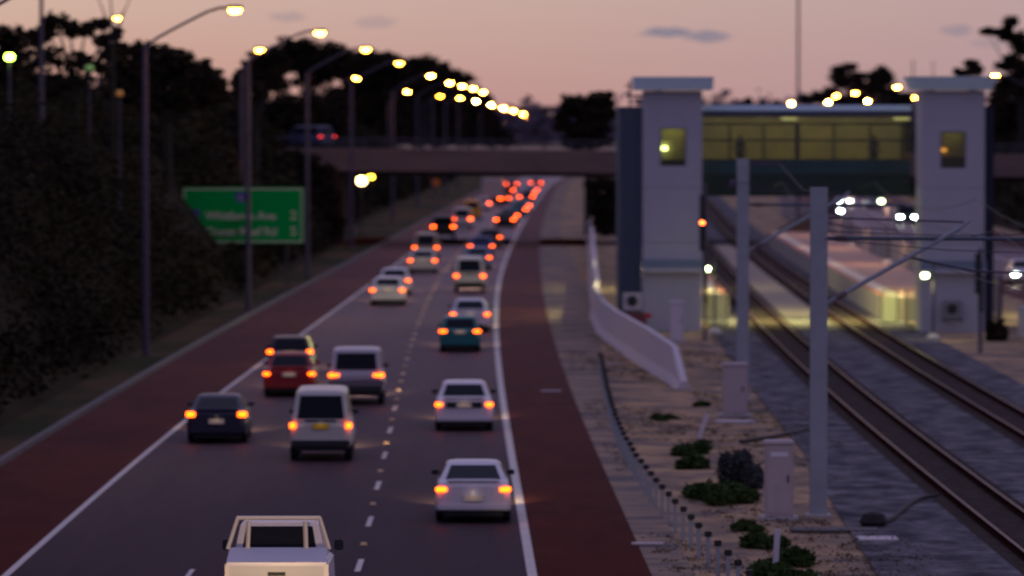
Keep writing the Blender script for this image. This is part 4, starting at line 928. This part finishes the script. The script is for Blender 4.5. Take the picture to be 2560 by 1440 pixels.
def vehicle(kind, colour, lights='on', plate='cream', detail=True, twotone=None, lw=.24, lh=.11, wide_light=None, lzoff=0., roofspoiler=False, darkband=False, double=False, front=False, name='car', beam=2600., beam_tilt=72, beam_cone=36, beam_wide=2.2):
    L, hw, H, zb, zd, yrb, yrr, yrf, yc, rf, gc, lz = KIND[kind]; pm = paint(colour)
    lz += lzoff
    root = empty(name)
    tailm = {'on': tail_on, 'low': tail_lo, 'far': tail_far, 'off': tail_off, 'dim': mat('faint_tail_glow', (.3, .01, .005), .4, emit=(1, .04, .04), estr=3.0)}[lights]
    # lower body lofted along its length
    b = MB()
    st = [(0.0, .86, .86, .80, gc + .14, .62, zd - .10), (.10, .95, .98, .88, gc + .04, .60, zd - .02), (.45, .98, 1, .92, gc, .60, zd), (yrb + .3, .98, 1, .92, gc - .02, .60, zd), (L * .5, .98, 1, .92, gc - .02, .60, zb), (yc, .98, 1, .91, gc - .02, .60, zb - .02),
          (yc + (L - yc) * .45, .97, 1, .88, gc, .58, zb - .10), (L - .14, .92, .96, .80, gc + .03, .55, zb - .22), (L, .84, .84, .70, gc + .12, .50, zb - .34)]
    vs = []; fs = []
    for (y, a, m_, t, z0, z1, z2) in st:
        zz1 = gc + (z2 - gc) * .45
        r = [(-hw * a, z0), (-hw * m_, zz1), (-hw * t, z2 - .03), (-hw * t * .55, z2), (hw * t * .55, z2), (hw * t, z2 - .03), (hw * m_, zz1), (hw * a, z0)]
        vs += [(x, y, z) for x, z in r]
    k = 8
    for i in range(len(st) - 1):
        for j in range(k): fs.append((i * k + j, i * k + (j + 1) % k, (i + 1) * k + (j + 1) % k, (i + 1) * k + j))
    fs.append(tuple(range(k))[::-1]); fs.append(tuple(range((len(st) - 1) * k, len(st) * k)))
    fs = [tuple(reversed(f)) for f in fs]
    b.add(vs, fs)
    # cabin: frustum with roof crown
    bw = hw * .92; rw = hw * rf; z0 = zb - .04
    yb0 = max(.05, yrb)
    B = [(-bw, yb0, z0), (bw, yb0, z0), (bw, yc, z0), (-bw, yc, z0)]
    T = [(-rw, yrr, H - .035), (rw, yrr, H - .035), (rw, yrf, H - .03), (-rw, yrf, H - .03)]
    C2 = [(-rw * .6, yrr + .12, H), (rw * .6, yrr + .12, H), (rw * .6, yrf - .12, H), (-rw * .6, yrf - .12, H)]
    b.add(B + T + C2, [(0, 1, 5, 4), (1, 2, 6, 5), (2, 3, 7, 6), (3, 0, 4, 7), (4, 5, 9, 8), (5, 6, 10, 9), (6, 7, 11, 10), (7, 4, 8, 11), (8, 9, 10, 11), (3, 2, 1, 0)])
    b.build('body', pm, root, bevel=.06, smooth=False, seg=3)
    e = .004
    b = MB(); v, f = face_pane([B[0], B[1], T[1], T[0]], .09, .91, .16 if kind in ('sedan', 'coupe') else .10, .86, e); b.add(v, f); b.build('rear_window', glassd, root)
    b = MB(); v, f = face_pane([B[2], B[3], T[3], T[2]], .07, .93, .12, .90, e); b.add(v, f); b.build('windscreen', glassd, root)
    b = MB(); v, f = face_pane([B[1], B[2], T[2], T[1]], .08, .93, .16, .85, e); b.add(v, f); b.build('side_window', glassd, root)
    b = MB(); v, f = face_pane([B[3], B[0], T[0], T[3]], .07, .92, .16, .85, e); b.add(v, f); b.build('side_window', glassd, root)
    # lights
    lww = wide_light or lw
    for s in (-1, 1):
        b = MB(); xo = hw * .985; xi = xo - lww; x0, x1 = sorted((s * xi, s * xo))
        tz = lh
        b.box(x0, x1, -.035 if kind not in ('suv', 'van') else -.03, .16, lz - tz / 2, lz + tz / 2)
        b.build('tail_light', tailm, root, bevel=.02)
        if double:
            b = MB(); x0, x1 = sorted((s * (xi - lww * .9), s * (xi - .02))); b.box(x0, x1, -.03, .08, lz - tz / 2 + .01, lz + tz / 2 - .01); b.build('reverse_light', tailm, root, bevel=.02)
        b = MB(); x0, x1 = sorted((s * hw * .55, s * hw * .88)); b.box(x0, x1, L - .12, L + .01, zb - .42, zb - .26); b.build('headlight', head_on if front else head_lens, root, bevel=.02)
    if detail:
        for s in (-1, 1):
            b = MB(); x0, x1 = sorted((s * (hw - .08), s * (hw + .10))); b.box(x0, x1, yc - .35, yc - .22, zb - .01, zb + .11); b.build('wing_mirror', blackp if colour in ('white', 'offwhite', 'silver') else pm, root, bevel=.02)
        if plate:
            b = MB(); zp = lz - (.02 if kind in ('sedan', 'coupe') and not darkband else .02) - (.18 if kind in ('coupe',) else 0); b.box(-.22, .22, -.05, -.02 if kind not in ('suv',) else -.015, zp - .07, zp + .07); b.build('number_plate', platey if plate == 'yellow' else platew, root)
            lamp('POINT', 'plate_lamp', (0, -.16, zp + .12), .18, (1, .75, .5), root, .02)
        b = MB(); bz0 = gc - .0
        b.box(-hw * .93, hw * .93, -.045, .10, bz0 + .06, bz0 + .22); b.build('bumper', mat('dark_bumper', (.02, .02, .022), .6) if twotone or kind in ('suv', 'van') else pm, root, bevel=.03)
        if darkband: b = MB(); b.box(-hw * .62, hw * .62, -.022, 0.02, lz - .10, lz + .08); b.build('boot_band', blackp, root)
        if kind in ('sedan', 'coupe'): b = MB(); b.box(-hw * .70, hw * .70, .03, .16, zd - .02, zd + .035, .02, .02); b.build('boot_lip', pm, root, bevel=.01)
        if twotone: b = MB(); b.box(-hw * .97, hw * .97, -.03, .06, gc + .22, gc + .46); b.build('lower_panel', paint(twotone), root, bevel=.03)
        if roofspoiler: b = MB(); b.box(-rw * .92, rw * .92, yrr - .14, yrr + .1, H - .06, H - .02); b.build('roof_spoiler', pm, root, bevel=.01)
        if kind == 'van': b = MB(); b.box(-.42, .42, -.02, .02, lz + .10, lz + .16); b.build('handle_recess', blackp, root)
    if detail and not front: hb = lamp('SPOT', 'headlight_beam', (0, L + .05, .65), beam, (1, .66, .32), root, .10, beam_cone, (R(beam_tilt), 0, 0)); hb.scale = (beam_wide, 1, 1); hb.data.spot_blend = 1.
    # underside and wheels
    b = MB(); b.box(-hw * .80, hw * .80, .15, L - .15, gc - .08, gc + .06); b.build('underbody', blackp, root)
    R_ = .31 if gc < .3 else .36
    for wy in (L * .19, L * .82):
        for s in (-1, 1):
            b = MB(); x0 = s * (hw - .02); x1 = s * (hw - .22)
            b.tube((x0, wy, R_), (x1, wy, R_), R_, R_, 20); w = b.build('wheel', rubber, root, bevel=.02, seg=1)
            if detail: b = MB(); b.tube((x0 + s * .004, wy, R_), (x0 + s * .012, wy, R_), R_ * .62, R_ * .58, 16); b.build('rim', galv, w)
    return root
CARS_L = 'vehicles driving away in the left lanes'; CARS_R = 'vehicles driving away in the right lane'
def put(o, px, D, label, cat, group, f=cD, rz=None, z=0., flip=False):
    s = FPX / D; o.location = ((px - 1280) / s, D, z + .004); o.rotation_euler = (0, 0, (head(f, D) if rz is None else rz) + (math.pi if flip else 0)); return tag(o, label, cat, group)

put(vehicle('coupe', 'white', 'on', lw=.26, lh=.11), 1183, 119.6, 'white sedan with swept tail lights, nearest vehicle in the right lane', 'car', CARS_R)
put(vehicle('sedan', 'white', 'on', darkband=True, lw=.22, lh=.11), 1160, 155.5, 'white sedan with a dark band between its tail lights, second in the right lane', 'car', CARS_R)
put(vehicle('van', 'offwhite', 'on', 'yellow', lw=.15, lh=.15), 801, 141.5, 'white van with a yellow number plate and black bumper', 'van', CARS_L)
put(vehicle('coupe', 'navy', 'on', lw=.25, lh=.15, lzoff=.06), 540, 149.5, 'dark blue car beside the left edge line with a bright cream number plate', 'car', CARS_L)
put(vehicle('suv', 'silver', 'on', None, twotone='grey', double=True, lw=.18, lh=.13), 890, 170, 'silver four wheel drive with wide double tail lights', 'car', CARS_L)
put(vehicle('sedan', 'red', 'on', lw=.22, lh=.11, lzoff=-.02), 722, 175, 'red sedan directly behind a black car', 'car', CARS_L)
put(vehicle('hatch', 'black', 'on', 'yellow', lw=.2, lh=.14, lzoff=.05), 724, 189.5, 'black hatchback just ahead of the red sedan', 'car', CARS_L)
put(vehicle('hatch', 'teal', 'on', lw=.28, lh=.12), 1150, 209.5, 'teal green hatchback in the right lane', 'car', CARS_R)
put(vehicle('sedan', 'white', 'on', lw=.22, lh=.11), 1175, 229.5, 'white sedan just ahead of the teal hatchback', 'car', CARS_R)
put(vehicle('sedan', 'white', 'on', lw=.22, lh=.12), 968, 263, 'white sedan in the left lane tucked closely behind another white sedan', 'car', CARS_L)
put(vehicle('sedan', 'white', 'on', lw=.22, lh=.11), 985, 279, 'white sedan close in front of another white one in the left lane', 'car', CARS_L)
put(vehicle('van', 'offwhite', 'on', None, lw=.22, lh=.15, lzoff=-.05), 1174, 283, 'off white van in the right lane between the white sedan and the blue cars', 'van', CARS_R)
put(vehicle('sedan', 'offwhite', 'on', lw=.22, lh=.13), 1056, 320, 'off white sedan close behind a beige van', 'car', CARS_L)
put(vehicle('van', 'beige', 'on', None, lw=.2, lh=.15), 1064, 346, 'tall beige van in front of the off white sedan', 'van', CARS_L)
FAR = [  # kind, colour, px, D, label, group, lights
    ('sedan', 'skyblue', 1193, 327, 'pale bluish sedan half hidden in front of the off white van', CARS_R, 'on'),
    ('sedan', 'blue', 1203, 358, 'violet blue sedan in the middle of the right lane queue', CARS_R, 'on'),
    ('hatch', 'black', 1225, 384, 'black hatchback in front of the violet blue sedan near the bridge shadow', CARS_R, 'on'),
    ('suv', 'black', 1108, 416, 'black four wheel drive under the bridge in the left lane', CARS_L, 'far'),
    ('van', 'offwhite', 1155, 450, 'pale van with a dark rear window beyond the black four wheel drive', CARS_L, 'far'),
    ('sedan', 'black', 1262, 457, 'dark sedan in the right lane just beyond the bridge', CARS_R, 'far'),
    ('sedan', 'dkblue', 1272, 478, 'dark blue sedan ahead of the dark sedan beyond the bridge', CARS_R, 'far'),
    ('van', 'yellow', 1180, 495, 'yellow van beyond the bridge in the left lane', CARS_L, 'off'),
    ('hatch', 'white', 1206, 549, 'small white hatchback in front of the yellow van', CARS_L, 'far'),
    ('sedan', 'teal', 1295, 512, 'greenish car beyond the bridge in the right lane', CARS_R, 'far'),
    ('sedan', 'silver', 1305, 536, 'silver car ahead of the greenish one in the right lane', CARS_R, 'far'),
    ('sedan', 'navy', 1315, 600, 'dark blue car far up the right lane', CARS_R, 'far'),
    ('hatch', 'silver', 1321, 630, 'small silver car ahead of the far dark blue one', CARS_R, 'far'),
    ('sedan', 'white', 1328, 665, 'tiny white car far up the right lane', CARS_R, 'far'),
    ('sedan', 'grey', 1340, 745, 'grey car farthest up the right lane', CARS_R, 'far'),
    ('sedan', 'black', 1255, 590, 'black car right behind the pale box truck', CARS_L, 'far'),
    ('hatch', 'red', 1268, 655, 'small red car ahead of the box truck', CARS_L, 'far'),
    ('sedan', 'grey', 1279, 730, 'grey car farthest up the left lane', CARS_L, 'far'),
]
for kind, colour, px, D, lab, grp, li in FAR:
    o = vehicle(kind, colour, li, None, detail=D < 400, lw=.22, lh=.14); put(o, px, D, lab, 'van' if kind == 'van' else 'car', grp)
# box truck
root = empty('box_truck'); b = MB(); b.box(-1.15, 1.15, 0, 5.2, 1.0, 3.15); b.build('cargo_box', mat('pale_box', (.52, .40, .36), .7, var=.05, scale=.6), root, bevel=.03)
b = MB(); b.box(-1.0, 1.0, 5.4, 7.0, .6, 2.3, .06, .15); b.build('cab', paint('white'), root, bevel=.08)
b = MB(); b.box(-.9, .9, .1, 6.6, .55, .95); b.build('chassis', blackp, root)
for s in (-1, 1):
    b = MB(); x0, x1 = sorted((s * .75, s * 1.05)); b.box(x0, x1, -.03, .06, .82, .98); b.build('tail_light', tail_far, root)
    for wy in (1.3, 6.0): b = MB(); b.tube((s * 1.08, wy, .45), (s * .75, wy, .45), .45, .45, 18); b.build('wheel', rubber, root, bevel=.03, seg=1)
b = MB(); b.box(-.9, .9, 6.98, 7.0, 1.4, 2.1); b.build('windscreen', glassd, root)
put(root, 1231, 578, 'truck with a pale square box body beyond the bridge', 'truck', CARS_L)
# utility with framed canopy at the bottom of the picture
root = empty('utility_truck'); pm = paint('white')
b = MB(); hw = .93
b.add([(-hw, 0, .45), (hw, 0, .45), (hw, 5.0, .45), (-hw, 5.0, .45), (-hw, 0, 1.34), (hw, 0, 1.34), (hw, 3.9, 1.2), (-hw, 3.9, 1.2), (hw * .95, 5.0, .95), (-hw * .95, 5.0, .95)], [(3, 2, 1, 0), (4, 5, 6, 7), (0, 1, 5, 4), (1, 2, 8, 6, 5), (3, 0, 4, 7, 9), (7, 6, 8, 9), (2, 3, 9, 8)])
b.build('body', pm, root, bevel=.04)
b = MB(); b.add([(-.9, .10, 1.345), (.9, .10, 1.345), (.88, 1.0, 1.53), (-.88, 1.0, 1.53), (-.9, .10, 1.3), (.9, .10, 1.3), (.88, 1.0, 1.3), (-.88, 1.0, 1.3)], [(0, 1, 2, 3), (0, 4, 5, 1), (1, 5, 6, 2), (3, 7, 4, 0)]); b.build('tray_cover', mat('grey_white_cover', (.42, .42, .52), .5), root)
z0, z1, yb = 1.50, 2.06, .95
def bar(n, a, c, r, m): b = MB(); b.tube(a, c, r, r, 10); b.build(n, m, root)
gp = mat('polished_frame', (.78, .66, .50), .3, metal=.4)
bar('frame_post', (-.92, yb, z0), (-.74, yb + .12, z1), .038, gp); bar('frame_post', (.92, yb, z0), (.74, yb + .12, z1), .038, gp); bar('frame_top', (-.76, yb + .12, z1), (.76, yb + .12, z1), .038, gp)
bar('inner_post', (-.56, yb + .02, z0), (-.54, yb + .12, z1 - .06), .042, gp); bar('inner_post', (.50, yb + .02, z0), (.48, yb + .12, z1 - .06), .042, gp)
b = MB(); b.add([(-.86, 1.35, 1.2), (.86, 1.35, 1.2), (.86, 4.0, 1.2), (-.86, 4.0, 1.2), (-.70, 1.5, 1.95), (.70, 1.5, 1.95), (.68, 3.1, 1.93), (-.68, 3.1, 1.93)], [(3, 2, 1, 0), (4, 5, 6, 7), (0, 1, 5, 4), (1, 2, 6, 5), (2, 3, 7, 6), (3, 0, 4, 7)]); b.build('cab', pm, root, bevel=.05)
b = MB(); v, f = face_pane([(-.86, 1.35, 1.2), (.86, 1.35, 1.2), (.70, 1.5, 1.95), (-.70, 1.5, 1.95)], .08, .92, .30, .90, .006); b.add(v, f); b.build('rear_window', glassd, root)
b = MB(); v, f = face_pane([(.86, 4.0, 1.2), (-.86, 4.0, 1.2), (-.68, 3.1, 1.93), (.68, 3.1, 1.93)], .06, .94, .12, .9, .006); b.add(v, f); b.build('windscreen', glassd, root)
for s in (-1, 1):
    b = MB(); x0, x1 = sorted((s * .80, s * .95)); b.box(x0, x1, -.02, .05, .62, .95); b.build('tail_light', tail_lo, root)
    b = MB(); x0, x1 = sorted((s * .95, s * 1.12)); b.box(x0, x1, 3.2, 3.3, 1.3, 1.5); b.build('wing_mirror', blackp, root, bevel=.02)
    for wy in (.9, 4.1): b = MB(); b.tube((s * .92, wy, .36), (s * .70, wy, .36), .36, .36, 18); b.build('wheel', rubber, root, bevel=.03, seg=1)
b = MB(); b.box(-.85, .85, -.012, -.002, .62, 1.28); b.build('tailgate', mat('cream_tailgate', (.62, .60, .60), .35, spec=.6), root)
b = MB(); b.box(-.16, .16, -.022, -.013, 1.10, 1.17); b.build('tailgate_handle', blackp, root)
put(root, 690, 93, 'white utility with a polished rear frame, cut by the bottom edge of the picture', 'utility', CARS_L)
put(vehicle('sedan', 'silver', 'on', beam=1300., beam_tilt=89, beam_cone=45, beam_wide=1.), 0, 78.2, 'unseen silver sedan added behind the white utility to light its rear', 'car', CARS_L).location.x = -4.3  # unseen car, added so its headlights brighten the back of the utility
# car on the bridge
o = vehicle('suv', 'dkblue', 'dim', None, detail=False, lw=.18, lh=.12); o.location = (-14.3, 404.5, 7.24); o.rotation_euler = (0, 0, R(52)); tag(o, 'dark blue car crossing at the left end of the road bridge', 'car')
# oncoming traffic
ON = [('sedan', 'silver', 2089, 512, 'oncoming car with greenish headlights, lower left of the headlight cluster', True), ('suv', 'white', 2115, 570, 'oncoming vehicle with greenish headlights, upper one of the headlight cluster', True), ('suv', 'black', 2272, 470, 'dark oncoming car with one bright headlight left of the right tower', True), ('sedan', 'silver', 2568, 296, 'oncoming car with glaring headlight at the right edge of the picture', True),
      ('sedan', 'grey', 2165, 640, 'faint oncoming car behind the headlight cluster', False),
      ('sedan', 'white', 2060, 700, 'faint oncoming car left of the headlight cluster', True), ('hatch', 'grey', 2190, 560, 'dim grey oncoming hatchback between the cluster and the dark car', False), ('sedan', 'red', 2130, 780, 'distant oncoming car just under the footbridge girder', True)]
for kind, colour, px, D, lab, fr in ON:
    o = vehicle(kind, colour, 'off', None, detail=False, front=fr); L = KIND[kind][0]
    s = FPX / D; a = head(opp, D); o.location = ((px - 1280) / s, D + L, .004); o.rotation_euler = (0, 0, a + math.pi); tag(o, lab, 'car', 'oncoming cars on the far carriageway')
print('objects', len(bpy.data.objects), 'verts', sum(len(m.vertices) for m in bpy.data.meshes))
